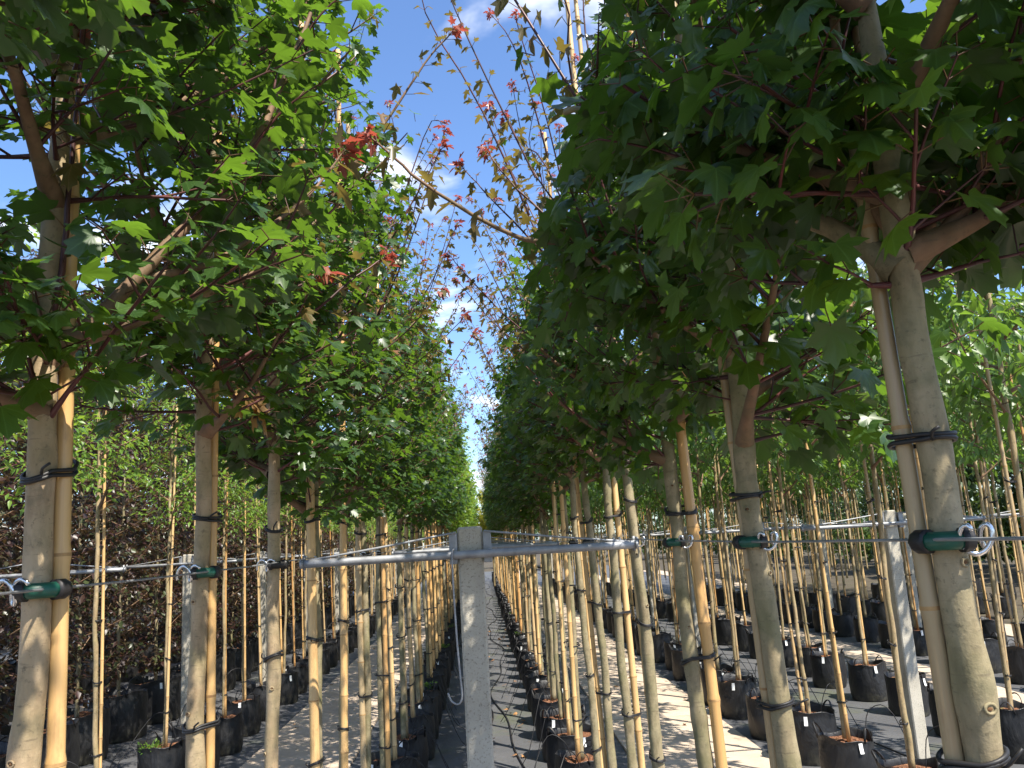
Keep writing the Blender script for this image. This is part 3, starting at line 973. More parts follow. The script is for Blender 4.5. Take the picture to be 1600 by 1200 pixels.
def cane_mesh(P, r, rg, bw=0.012):
    """bamboo: swollen nodes"""
    P0, P1 = np.asarray(P[0], float), np.asarray(P[1], float)
    L = np.linalg.norm(P1 - P0)
    b = MB()
    pts, rad = [], []
    x, nodes = 0.0, []
    pos = rg.uniform(0.05, 0.2)
    while pos < L - 0.02:
        nodes.append(pos); pos += rg.uniform(0.2, 0.3)
    keys = sorted([0.0, L] + [q + d for q in nodes for d in (-0.016, -0.004, 0.004, 0.014)])
    bow = rg.normal(0, bw, 3); bow[2] = 0
    for q in keys:
        u = q / L
        near = min((abs(q - m) for m in nodes), default=1)
        rr = r * (1.08 - 0.30 * u) * (1.13 if near < 0.006 else 1.0)
        pts.append(P0 + (P1 - P0) * u + bow * math.sin(u * math.pi)); rad.append(rr)
    b.tube(np.array(pts), np.array(rad), 12)
    for m in nodes:
        u = m / L
        c = P0 + (P1 - P0) * u + bow * math.sin(u * math.pi)
        d = (P1 - P0) / L
        b.tube([c - d * 0.0025, c + d * 0.0025], r * (1.08 - 0.30 * u) * 1.17, 12, False, 1)
    return b.mesh('cane', None, mats=[M['bamboo'], M['bnode']])
def tie_mesh(ca, ra, cb, rb, z, rg, loops=2, thick=0.0032):
    """rubber tie looping round two upright round things (plan centres ca, cb)"""
    ca, cb = np.array(ca[:2], float), np.array(cb[:2], float)
    th = np.linspace(0, 2 * math.pi, 26)
    b = MB()
    tilt = rg.uniform(-0.010, 0.010, 2)
    for q in range(loops):
        pts = []
        for a in th:
            d = np.array([math.cos(a), math.sin(a)])
            qa, qb = ca + d * (ra + thick), cb + d * (rb + thick)
            p = qa if qa @ d > qb @ d else qb
            pts.append((p[0], p[1], z + q * 0.0095 + tilt[0] * math.cos(a) + (tilt[1] + 0.006 * q) * math.sin(a)))
        b.tube(np.array(pts), thick, 6, False)
    a = rg.uniform(3.6, 5.8)
    d = np.array([math.cos(a), math.sin(a)])
    p = ca + d * (ra + thick) if (ca + d * ra) @ d > (cb + d * rb) @ d else cb + d * (rb + thick)
    e = rg.uniform(0.008, 0.026)
    b.tube(spline([(p[0], p[1], z), (p[0] + d[0] * 0.012, p[1] + d[1] * 0.012, z + 0.008), (p[0] + d[0] * 0.02 + 0.01, p[1] + d[1] * 0.02, z + e)], 5), 0.0022, 5)
    return b.mesh('tie', M['rubber'])

def cone_points(P0, V, F, name):
    return None

# ------------------------------------------------------------------ near maples, one by one
PROTO_LEAF = [make_mesh('leaf', v, f, M['maple'], True, uv) for v, f, uv in T_HI]
PROTO_BRONZE = [make_mesh('leaf', v * np.array([0.7, 1, 1.2]), f, M['bronze'], True, uv) for v, f, uv in T_HI]
PROTO_DRY = make_mesh('leaf', *T_HI[3][:2], M['dry'], True, T_HI[3][2])
def project(P):
    d = P - CAM
    z = d @ fw
    return 800 + F_PX * (d @ rt) / z, 600 - F_PX * (d @ upv) / z, z

def emit_near(root, origin, s, n_obj, templates, rgi, clear_cam=0.5, aisle=None, shade_droop=(0.15, 0.75), zmin=1.85, barkm=None):
    """turn a skeleton into branch, leaf and foliage parts of a tree standing at origin"""
    o = np.array(origin)
    node, base, Rm, sz, kd = finish_leaves(s, shade_droop)
    W = base + o
    keep = np.linalg.norm(W + Rm[:, :, 1] * sz[:, None] * 0.5 - CAM, axis=1) > clear_cam
    if aisle is not None:      # the aisle is pruned clear: leaves fade out towards its middle
        lim = np.clip(W[:, 2] - 1.75, 0, 3) * (0.13 if aisle < 0 else 0.28) + 0.04 * aisle
        inside = (np.abs(W[:, 0]) < lim) | (W[:, 0] * aisle < 0)
        keep &= ~(inside & (kd == 0) & (rgi.random(len(W)) < 0.96))
    keep &= ~((W[:, 2] > 2.75) & (kd == 0) & (rgi.random(len(W)) < np.clip((W[:, 2] - 2.75) * 0.7, 0, 0.5)))
    # trunk collar kept free of leaves at eye level
    keep &= ~((W[:, 2] < zmin) & (kd == 0))
    node, base, Rm, sz, kd = node[keep], base[keep], Rm[keep], sz[keep], kd[keep]
    W = base + o
    px, py, dz = project(W + Rm[:, :, 1] * sz[:, None] * 0.4)
    vis = (dz > 0.3) & (px > -30) & (px < 1630) & (py > -30) & (py < 1230)
    score = np.where(vis & (kd < 2) & (sz > 0.03), dz * (0.08 / sz), 1e9)
    order = np.argsort(score)[:n_obj]
    order = order[score[order] < 1e8]
    single = np.zeros(len(base), bool); single[order] = True
    for i in order:
        pr = PROTO_BRONZE if kd[i] == 1 else PROTO_LEAF
        lf = bpy.data.objects.new('leaf', pr[int(rgi.integers(0, len(pr)))])
        COL.objects.link(lf)
        lf.parent = root
        m = Matrix(Rm[i].tolist()).to_4x4() @ Matrix.Scale(float(sz[i]), 4)
        m.translation = Vector(base[i].tolist())
        lf.matrix_basis = m
    for kind, mat, nm in ((0, 'maple', 'foliage'), (1, 'bronze', 'young_foliage'), (2, 'red', 'red_shoot_tip')):
        q = (kd == kind) & ~single
        if q.any():
            fo = link(nm, foliage_mesh(nm, base[q], Rm[q], sz[q], templates if kind == 0 else T_NARROW, M[mat]), root)
            fo['kind'] = 'stuff'
    # wood
    for tb in s.branches:
        b = MB()
        for P, r, lv in tb:
            if aisle is not None and lv in (0, 1):       # pruned back where it would reach into the aisle
                Wp = P + o
                lm = np.clip(Wp[:, 2] - 1.75, 0, 3) * (0.13 if aisle < 0 else 0.28) + 0.04 * aisle
                ins = (Wp[:, 0] * aisle < lm) | (np.linalg.norm(Wp - CAM, axis=1) < clear_cam * 0.9)
                if ins.any():
                    c = int(np.argmax(ins))
                    if c < 2:
                        continue
                    P, r = P[:c], r[:c]
            b.tube(P, r, 10 if lv in (0, 3) else 5, False, (2 if r[0] > 0.0235 else 0) if lv in (0, 3) and r[0] > 0.006 else 1)
        if b.n:
            link('branch', b.mesh('branch', None, mats=[M['limb'], M['shoot'], barkm]), root)
    b = MB()
    nn = len(base)
    # petioles: three sided prisms
    d = base - node
    L = np.linalg.norm(d, axis=1)[:, None] + 1e-9
    t_ = d / L
    a = np.cross(t_, [0.31, 0.2, 0.93]); a /= np.linalg.norm(a, axis=1)[:, None] + 1e-9
    c = np.cross(t_, a)
    VV = []
    for e in (node, base):
        for ang in (0, 2.094, 4.189):
            VV.append(e + (a * math.cos(ang) + c * math.sin(ang)) * 0.0011)
    V = np.stack(VV, 1).reshape(-1, 3)
    bs = np.arange(nn)[:, None] * 6
    Q = np.vstack([bs + np.array([[0, 1, 4, 3]]), bs + np.array([[1, 2, 5, 4]]), bs + np.array([[2, 0, 3, 5]])])
    pt = link('leaf_stalks', make_mesh('leaf_stalks', V, [Q], M['petiole']), root)
    pt['kind'] = 'stuff'

def strap(x, y, r, aisle, label, green=True, z=WIRE_Z):
    """rubber strap holding a stem to the wire: band, cuffs and a steel double hook"""
    root = link('tree_strap', None, loc=(x, y, z), label=label, cat='strap', group='straps holding stems to the wires')
    R = r + 0.012
    s_ = 1 if aisle > 0 else -1
    def arc(a0, a1, n, rr=R, dz=0.0):
        a = np.linspace(a0, a1, n)
        return np.column_stack([np.cos(a) * rr * s_, np.sin(a) * rr, np.full(n, dz)])
    c = -math.pi / 2          # the side where the camera side of the stem is
    V_, F_ = tube(arc(c - 1.25, c - 0.02, 12), 0.0115, 10)
    bd = link('band', make_mesh('band', V_, F_, M['green'] if green else M['rubber']), root)
    for a0, a1 in ((c - 0.08, c + 0.22), (c - 1.75, c - 1.2), (c - 2.9, c - 1.7)):
        V_, F_ = tube(arc(a0, a1, 6, R + 0.001), 0.0150 if a1 - a0 < 1 else 0.010, 10)
        link('cuff', make_mesh('cuff', V_, F_, M['rubber']), bd)
    e = arc(c + 0.12, c + 0.12, 1, R + 0.010)[0]
    tn = np.array([0.93 * s_, 0.2, 0.0])
    pts = []
    for u in np.linspace(0, 1, 26):
        a = u * 2 * math.pi * 1.55
        pts.append(e + tn * (u * 0.046 - 0.012) + np.array([0.0, -0.006 * math.cos(a), 0.0]) + np.array([0.010 * math.cos(a + 0.6), 0, 0.017 * math.sin(a + 0.6)]))
    V_, F_ = tube(np.array(pts), 0.0031, 8)
    link('hook', make_mesh('hook', V_, F_, M['steel']), root)
    return root

def cane_for(x0, y0, dxy, top, r, rg, lean=(0.0, 0.0), detail=True, stem=None, rs=0.03, label='', group='', ties=(0.55, 0.98, 1.42, 1.84)):
    q0, q1 = stem[:12].mean(0), stem[-30:-8].mean(0)
    q0[2], q1[2] = stem[:12, 2].mean(), stem[-30:-8, 2].mean()
    dd = (q1 - q0) / (q1[2] - q0[2])
    P0 = q0 + dd * (POT_H * 0.80 - q0[2]) + np.array([dxy[0], dxy[1], 0]); P1 = P0 + dd * (top - P0[2])
    root = link('bamboo_stake', None, loc=(x0, y0, 0), label=label, cat='stake', group=group)
    off = np.array([x0, y0, 0])
    link('cane', cane_mesh((P0 - off, P1 - off), r, rg, 0.003), root)
    for z in ties:
        u = (z - P0[2]) / (P1[2] - P0[2])
        pc = P0 + (P1 - P0) * u
        i = int(np.argmin(np.abs(stem[:, 2] - z)))
        rr = rs[i] if hasattr(rs, '__len__') else rs
        link('tie', tie_mesh(stem[i] - off, rr * 1.08, pc - off, r * 1.05, z + rg.normal(0, 0.02), rg), root)
    return root

NTH = ['first', 'second', 'third', 'fourth', 'fifth', 'sixth', 'seventh', 'eighth', 'ninth', 'tenth']
LROW, RROW = 'shaded path row', 'sunny path row'
# y, wire x, soil x, stem radius at soil / at wire, stake offset, stake radius, label words
NEARL = [(0.56, -0.63, -0.66, 0.030, 0.027, (0.05, 0.01), 0.016),
         (1.25, -0.604, -0.588, 0.0265, 0.0240, (0.022, 0.030), 0.0145),
         (1.96, -0.604, -0.61, 0.0250, 0.0225, (0.024, 0.028), 0.0115),
         (2.63, -0.604, -0.615, 0.0250, 0.0225, (-0.004, 0.045), 0.0130),
         (3.33, -0.612, -0.60, 0.0235, 0.0205, (-0.010, -0.048), 0.0200),
         (4.04, -0.622, -0.63, 0.0240, 0.0215, (0.004, -0.046), 0.0185),
         (4.74, -0.618, -0.62, 0.0250, 0.0220, (-0.02, -0.045), 0.0175),
         (5.44, -0.620, -0.63, 0.0245, 0.0215, (0.034, -0.03), 0.0165)]
NEARR = [(0.33, 0.64, 0.66, 0.031, 0.028, (-0.05, 0.01), 0.016),
         (1.02, 0.612, 0.632, 0.0275, 0.0222, (-0.027, 0.028), 0.0140),
         (1.69, 0.604, 0.632, 0.0262, 0.0236, (-0.022, 0.036), 0.0120),
         (2.36, 0.596, 0.630, 0.0240, 0.0220, (0.040, -0.026), 0.0180),
         (3.10, 0.604, 0.640, 0.0245, 0.0215, (0.0, 0.042), 0.0125),
         (3.76, 0.622, 0.645, 0.0235, 0.0210, (0.042, 0.02), 0.0165),
         (4.44, 0.620, 0.650, 0.0240, 0.0215, (-0.03, 0.04), 0.0125),
         (5.12, 0.622, 0.650, 0.0235, 0.0210, (0.03, 0.035), 0.0135)]
WORDS_L = ['young maple row stem standing beside the wire end by shaded path',
           'maple with thick straight trunk, pruning scar and green strap, by the shaded path',
           'maple with pale knotty trunk and green strap, dry brown leaf cluster beside it',
           'maple with lumpy trunk standing next to the long crossbar end by the shaded path']
SHORT_L = ['maple stem at the wire end by the shaded path', 'thick straight scarred maple by the shaded path', 'pale knotty maple near the dry brown leaves', 'lumpy maple by the crossbar end']
SHORT_R = ['maple stem at the wire end by the sunny path', 'thick mottled low-forking maple', 'mossy maple next to the mottled forking one', 'dark mossy maple with the bright cane']
WORDS_R = ['young maple row stem standing beside the wire end by sunny path',
           'maple with thick mottled mossy trunk forking low, green strap and steel hook',
           'maple with mossy trunk and green strap between the mottled forking maple and a bare-sided cane',
           'maple with dark mossy trunk behind a bright bamboo cane and steel hook']
def L(x, y, z): return np.array([x, y, z])
HAND = {   # long limbs and shoots seen one by one: tree -> list of (points in the world, r0, r1, kind, tip)
    ('L', 1): [([(-0.60, 1.25, 2.05), (-0.53, 1.30, 2.16), (-0.44, 1.38, 2.32), (-0.36, 1.46, 2.49), (-0.31, 1.52, 2.66), (-0.26, 1.58, 2.86)], 0.0135, 0.004, 0, 0),
               ([(-0.60, 1.25, 2.07), (-0.575, 1.24, 2.2), (-0.56, 1.24, 2.38), (-0.555, 1.25, 2.62)], 0.006, 0.003, 0, 2),
               ([(-0.505, 1.33, 2.21), (-0.43, 1.42, 2.26), (-0.36, 1.50, 2.34), (-0.28, 1.6, 2.46), (-0.22, 1.7, 2.6)], 0.0075, 0.002, 0, 2)],
    ('L', 2): [([(-0.60, 1.96, 2.18), (-0.50, 2.0, 2.24), (-0.38, 2.06, 2.34), (-0.27, 2.12, 2.45), (-0.19, 2.18, 2.53)], 0.006, 0.0022, 0, 2),
               ([(-0.60, 1.96, 2.26), (-0.50, 2.0, 2.34), (-0.40, 2.04, 2.42), (-0.345, 2.06, 2.45)], 0.006, 0.0022, 0, 2)],
    ('L', 3): [([(-0.61, 2.63, 2.35), (-0.50, 2.62, 2.72), (-0.36, 2.62, 2.97), (-0.20, 2.62, 3.19), (-0.06, 2.62, 3.40), (0.03, 2.62, 3.50)], 0.0085, 0.0022, 1, 2)],
    ('L', 4): [([(-0.60, 3.33, 2.4), (-0.42, 3.33, 2.75), (-0.28, 3.33, 3.0), (-0.14, 3.33, 3.25), (-0.04, 3.33, 3.42)], 0.006, 0.0018, 1, 2),
               ([(-0.60, 3.33, 2.3), (-0.40, 3.36, 2.5), (-0.22, 3.4, 2.65), (-0.07, 3.43, 2.82)], 0.005, 0.0018, 1, 2)],
    ('L', 5): [([(-0.60, 4.04, 2.5), (-0.36, 4.0, 3.0), (-0.2, 4.0, 3.4), (-0.05, 3.98, 3.85)], 0.006, 0.0018, 1, 2),
               ([(-0.60, 4.04, 2.3), (-0.35, 4.05, 2.55), (-0.13, 4.05, 2.72), (0.02, 4.05, 2.86)], 0.005, 0.0018, 1, 2)],
    ('L', 6): [([(-0.60, 4.74, 2.6), (-0.36, 4.7, 3.0), (-0.16, 4.7, 3.3), (-0.02, 4.7, 3.62)], 0.006, 0.0018, 1, 2),
               ([(-0.60, 4.74, 2.4), (-0.3, 4.7, 2.6), (-0.1, 4.7, 2.75), (0.06, 4.7, 2.95)], 0.005, 0.0018, 1, 2)],
    ('L', 7): [([(-0.60, 5.44, 2.6), (-0.36, 5.4, 3.1), (-0.16, 5.4, 3.6), (0.0, 5.4, 4.1)], 0.006, 0.0018, 1, 2)],
    ('R', 1): [([(0.625, 1.03, 2.06), (0.56, 1.06, 2.13), (0.50, 1.12, 2.20), (0.40, 1.24, 2.33), (0.30, 1.36, 2.48), (0.235, 1.44, 2.53)], 0.0165, 0.006, 0, 0),
               ([(0.63, 1.03, 2.06), (0.68, 1.0, 2.13), (0.73, 0.96, 2.24), (0.76, 0.92, 2.36)], 0.0125, 0.006, 0, 0),
               ([(0.575, 1.05, 2.12), (0.57, 1.08, 2.25), (0.60, 1.1, 2.42), (0.61, 1.12, 2.65)], 0.0115, 0.006, 0, 0),
               ([(0.63, 1.04, 2.08), (0.64, 1.08, 2.22), (0.645, 1.12, 2.40), (0.65, 1.15, 2.65)], 0.0075, 0.005, 0, 0),
               ([(0.66, 1.04, 2.1), (0.76, 1.1, 2.2), (0.86, 1.18, 2.36), (0.93, 1.25, 2.55)], 0.010, 0.004, 0, 0)],
    ('R', 2): [([(0.61, 1.70, 2.42), (0.47, 1.71, 2.415), (0.31, 1.72, 2.39), (0.19, 1.72, 2.38), (0.10, 1.72, 2.42), (-0.02, 1.72, 2.50), (-0.10, 1.72, 2.56), (-0.165, 1.72, 2.62)], 0.0078, 0.0022, 0, 2),
               ([(0.62, 1.70, 2.3), (0.52, 1.76, 2.36), (0.42, 1.84, 2.4), (0.3, 1.9, 2.38)], 0.006, 0.0022, 0, 0)],
    ('R', 3): [([(0.60, 2.36, 2.3), (0.46, 2.4, 2.52), (0.32, 2.45, 2.72), (0.20, 2.5, 2.88), (0.12, 2.55, 3.02)], 0.007, 0.002, 1, 2)],
    ('R', 4): [([(0.60, 3.10, 2.5), (0.42, 3.1, 2.75), (0.26, 3.1, 2.95), (0.13, 3.1, 3.10), (0.04, 3.1, 3.22)], 0.006, 0.0018, 1, 2),
               ([(0.60, 3.10, 2.6), (0.45, 3.15, 3.0), (0.33, 3.2, 3.25), (0.24, 3.2, 3.5)], 0.006, 0.0018, 1, 2)],
    ('R', 5): [([(0.60, 3.76, 2.4), (0.40, 3.76, 2.6), (0.2, 3.76, 2.8), (0.02, 3.76, 3.02), (-0.03, 3.76, 3.1)], 0.006, 0.0018, 1, 2),
               ([(0.60, 3.76, 2.7), (0.42, 3.76, 3.1), (0.3, 3.76, 3.45), (0.2, 3.76, 3.85)], 0.006, 0.0018, 1, 2)],
    ('R', 6): [([(0.60, 4.44, 2.5), (0.36, 4.44, 2.75), (0.16, 4.44, 2.95), (-0.02, 4.44, 3.18)], 0.006, 0.0018, 1, 2)],
    ('R', 7): [([(0.60, 5.12, 2.6), (0.36, 5.12, 2.9), (0.16, 5.12, 3.2), (0.0, 5.12, 3.5)], 0.006, 0.0018, 1, 2)],
}
TOPS = {('L', 1): 3.9, ('L', 2): 4.0, ('L', 3): 3.2, ('R', 1): 2.25, ('R', 4): 4.6, ('R', 5): 4.5, ('L', 4): 4.3, ('L', 6): 4.35}

H0 = {('L', 0): 2.15, ('L', 1): 1.98, ('L', 2): 2.04, ('L', 3): 2.0, ('L', 4): 1.9, ('L', 5): 1.9, ('L', 6): 1.92, ('L', 7): 1.95,
      ('R', 0): 2.15, ('R', 1): 2.08, ('R', 2): 1.92, ('R', 3): 1.95, ('R', 4): 2.18, ('R', 5): 2.08, ('R', 6): 2.04, ('R', 7): 2.04}
def near_tree(side, k, spec):
    y, wx, x0, r0, r1, so, sr = spec
    r0, r1, sr = r0 * 0.90, r1 * 0.88, sr * 0.88
    so = (so[0] * 0.88, so[1] * 0.88)
    sg = -1 if side == 'L' else 1
    rg = np.random.default_rng(900 + k * 7 + (0 if side == 'L' else 400))
    words = (WORDS_L if side == 'L' else WORDS_R)
    row = LROW if side == 'L' else RROW
    lab = words[k] if k < 4 else '%s maple past the long crossbar, %s' % (NTH[k - 4], row)
    sh_ = (SHORT_L if side == 'L' else SHORT_R)[k] if k < 4 else lab
    root = link('maple_tree', None, loc=(x0, y, 0), label=lab, cat='tree', group='maples in the ' + row)
    org = np.array([x0, y, 0.0])
    top = 3.7
    slope = (wx - x0) / (WIRE_Z - 0.3)
    P = stem_path(x0, y, x0 + slope * (2.3 - 0.3), y + rg.normal(0, 0.01), 2.3, rg, 110, 0.0055)
    Pl = stem_path(0, 0, 0.02, 0.02, 1.0, rg, 30, 0.004); Pl[:, 2] = np.linspace(2.3, top, 30); Pl[:, :2] += P[-1, :2] - Pl[0, :2]
    PP = np.vstack([P, Pl[1:]])
    mat = M['bark_tan'] if (side == 'L' and k in (1, 2, 3)) else M['bark']
    me, rad = stem_mesh(PP - org, r0, r1 * 0.97, rg, 18, 13, top=top, mat=mat)
    rad = rad[:len(P)]
    tk = link('trunk', me, root)
    if k < 5:
        for q in range(4):
            i = int(rg.integers(12, 100))
            ang = -math.pi / 2 + rg.uniform(-0.9, 0.9)
            link('knot', knot_mesh(P - org, i, rad[i], ang, rg.uniform(0.004, 0.0075) if not (side == 'L' and k == 1 and q == 0) else 0.015, mat), tk)
    # crown
    base = P[-1] - org
    s = maple_skel(40 + k * 3 + (0 if side == 'L' else 50), h0=H0[(side, k)], h1=3.75 if side == 'L' else 3.5, n=16, reach=0.88, leaf=0.058 if side == 'L' else (0.068 if k < 3 else 0.060),
                   twigs=8 if (k <= 3 and side == 'R') else 10, shoots=5, in_dir=-sg, squeeze=0.70, step=0.056,
                   prof=(0.66, 0.78, 1.0, 0.82, 0.42) if side == 'L' else (0.75, 0.82, 0.85, 0.6, 0.32), cloth=26 if k <= 3 else 16)
    sh = np.array([base[0], base[1], 0])
    s.node = [p + sh for p in s.node]
    s.branches = [[(Q + sh, r, lv) for Q, r, lv in tb] for tb in s.branches]
    for pts, ra, rb, kind, tip in HAND.get((side, k), []):
        pw = np.array(pts) - org
        if pts[0][2] < 2.6 and np.hypot(pw[0][0], pw[0][1]) < 0.075:      # rooted in the stem
            i0 = int(np.argmin(np.abs(PP[:, 2] - pts[0][2])))
            pw[0, :2] = PP[i0, :2] - org[:2]
        Q = spline(pw, 4 * len(pts))
        Q = Q + np.cumsum(rg.normal(0, 0.0018, Q.shape), axis=0) * (np.linspace(0, 1, len(Q)) ** 0.5)[:, None]
        if kind == 1 or tip:
            shoot(s, Q, ra, rb, 0.062, 0.064 if kind == 0 else 0.064, 0.044, 0 if kind == 0 else 1, 1, tip, start=0.14)
            s.branches[-1] = [(Q, np.linspace(ra, rb, len(Q)), 3 if ra > 0.0072 else 2)]
        else:
            rq = np.linspace(ra, rb, len(Q)); rq[:4] *= np.array([1.5, 1.32, 1.15, 1.05])
            s.branches.append([(Q, rq, 3)])
            lz = 0.062 if side == 'L' else 0.078
            s.leaves_along(Q, 0.16, 0.075, lz, lz * 0.85)
            for q in range(6):     # side twigs carrying the drooping leaves
                i = int(len(Q) * (0.25 + 0.12 * q))
                d = Q[min(i + 1, len(Q) - 1)] - Q[i - 1]; d /= np.linalg.norm(d)
                bb = np.cross(d, [0, 0, 1.0]) * (1 if q % 2 else -1)
                TW = spline([Q[i], Q[i] + d * 0.06 + bb * 0.07 + L(0, 0, 0.01), Q[i] + d * 0.12 + bb * 0.15, Q[i] + d * 0.17 + bb * 0.22 - L(0, 0, 0.02)], 6)
                s.branches[-1].append((TW, np.linspace(0.003, 0.0015, 6), 1))
                s.leaves_along(TW, 0.05, 0.05, lz, lz * 0.85)
    dr = (0.35, 1.15) if side == 'R' and k <= 3 else (0.15, 0.8)
    emit_near(root, org, s, 300 if 1 <= k <= 5 else (160 if k > 5 else 60), T_MID, rg, 0.6 if k else 1.0, sg, dr, H0[(side, k)] - 0.17, mat)
    # stake
    lean = (slope * 3 * 0.55 + rg.normal(0, 0.012), rg.normal(0, 0.02))
    cane_for(x0, y, so, TOPS.get((side, k), 3.3 + rg.uniform(0, 1.1)), sr, rg, lean, True, P, rad,
             'bamboo cane tied to the ' + sh_, 'bamboo stakes in the ' + row)
    # pot
    grow_bag(x0, y, 'black grow bag under the ' + sh_, 'grow bags in the ' + row, 2)
    i = int(np.argmin(np.abs(P[:, 2] - WIRE_Z)))
    strap(P[i][0], P[i][1], rad[i], sg, ('green' if (k <= 2 or (side == 'R' and k == 3)) else 'black') + ' rubber strap on the ' + sh_, k <= 2 or (side == 'R' and k == 3))
    return root
for k, sp in enumerate(NEARL):
    near_tree('L', k, sp)
for k, sp in enumerate(NEARR):
    near_tree('R', k, sp)

# ------------------------------------------------------------------ far kinds of tree: a few of each, then copies
def variant(s, r0, r1, zt, mats, templates, barkm, seed, droop=(0.15, 0.8), k=8, twig_k=4, pet=0.05, thin=1.0):
    """-> list of (name, mesh, kind) with the stem base at z = 0"""
    rg = np.random.default_rng(seed)
    P = stem_path(0, 0, rg.normal(0, 0.02), rg.normal(0, 0.02), zt, rg, 60, 0.006)
    stem, rad = stem_mesh(P, r0, r1, rg, k, 10, mat=barkm)
    node, base, Rm, sz, kd = finish_leaves(s, droop, pet)
    kp = ~((base[:, 2] > 2.8) & (kd == 0) & (rg.random(len(base)) < 0.42 * thin))
    node, base, Rm, sz, kd = node[kp], base[kp], Rm[kp], sz[kp], kd[kp]
    parts = [('trunk', stem, None)]
    for kind, (mat, nm) in mats.items():
        q = kd == kind
        if q.any():
            parts.append((nm, foliage_mesh(nm, base[q], Rm[q], sz[q], templates if kind == 0 else T_NARROW, M[mat]), 'stuff'))
    b = MB()
    for tb in s.branches:
        for Q, r, lv in tb:
            b.tube(Q, r, 5 if lv == 0 else 3, False, 0 if lv == 0 else 1)
    parts.append(('twigs', b.mesh('twigs', None, mats=[M['limb'], M['shoot']]), 'stuff'))
    return parts
def plant(name, parts, x, y, label, group, rz=None, sc=1.0, cat='tree'):
    root = link(name, None, loc=(x, y, 0), rz=rng.uniform(0, 6.28) if rz is None else rz, label=label, cat=cat, group=group)
    root.scale = (sc, sc, sc)
    for nm, me, kd in parts:
        link(nm, me, root, kind=kd)
    return root
FOL = {0: ('maple_far', 'crown'), 1: ('bronze', 'young_foliage'), 2: ('red', 'red_shoot_tip')}
MAPLES = [variant(maple_skel(300 + i, h0=2.02, h1=3.85, n=16, reach=0.72, leaf=0.065, twigs=11, shoots=9, step=0.053), 0.024, 0.0145, 3.9, FOL, T_LO,
                  M['bark'], 500 + i) for i in range(6)]
MAPLES_R = [variant(maple_skel(310 + i, h0=2.0, h1=3.55, n=16, reach=0.72, leaf=0.065, twigs=11, shoots=9, step=0.053, prof=(0.72, 0.80, 0.80, 0.52, 0.30)), 0.024, 0.0145, 3.6, FOL, T_LO,
                  M['bark'], 505 + i) for i in range(5)]
LIMES = [variant(maple_skel(330 + i, h0=2.0, h1=3.75, n=15, reach=0.85, leaf=0.075, twigs=9, shoots=0, step=0.06), 0.022, 0.0135, 3.9,
                 {0: ('fresh', 'crown'), 1: ('fresh', 'young_foliage'), 2: ('fresh', 'young_shoots')}, T_LO, M['bark_thin'], 530 + i) for i in range(2)]
GOLDS = [variant(maple_skel(340, h0=1.9, h1=3.4, n=13, reach=0.95, leaf=0.09, twigs=9, shoots=0, step=0.06), 0.022, 0.0135, 3.6,
                 {0: ('gold', 'crown'), 1: ('gold', 'young_foliage'), 2: ('gold', 'young_shoots')}, T_LO, M['bark_thin'], 540)]

# stakes shared by the copies
def shared_stake(seed, r, top, rs, az, gap):
    rg = np.random.default_rng(seed)
    d = (math.cos(az) * gap, math.sin(az) * gap)
    st = np.column_stack([np.zeros(40), np.zeros(40), np.linspace(0.3, 2.2, 40)])
    P0 = np.array([d[0], d[1], 0.28]); P1 = np.array([d[0] + rg.normal(0, 0.02), d[1] + rg.normal(0, 0.02), top])
    ties = []
    for z in (0.55, 1.0, 1.45, 1.86):
        pc = P0 + (P1 - P0) * (z - P0[2]) / (P1[2] - P0[2])
        ties.append(tie_mesh(st[0], rs * 1.12, pc, r * 1.05, z + rg.normal(0, 0.03), rg, 2))
    return cane_mesh((P0, P1), r, rg), ties
STAKES = [shared_stake(700 + i, [0.0155, 0.013, 0.0145, 0.0165][i % 4], 3.4 + 0.3 * (i % 4), 0.024, -1.57 + [-1.0, -0.3, 0.5, 1.2, 2.4, -2.2][i], 0.040) for i in range(6)]
STAKES_T = [shared_stake(760 + i, [0.0105, 0.0125, 0.011][i % 3], 2.6 + 0.45 * (i % 4), 0.017, -1.57 + [-0.9, 0.2, 1.0, 2.2, -2.0, 0.6][i], 0.029) for i in range(6)]
def stake(bank, x, y, label, group, ties=True, lean=0.01):
    c, tt = bank[int(rng.integers(0, len(bank)))]
    root = link('bamboo_stake', None, loc=(x, y, 0), label=label, cat='stake', group=group)
    root.rotation_euler = (rng.normal(0, lean), rng.normal(0, lean), rng.uniform(-0.5, 0.5))
    link('cane', c, root)
    if ties:
        for q in tt:
            link('tie', q, root)

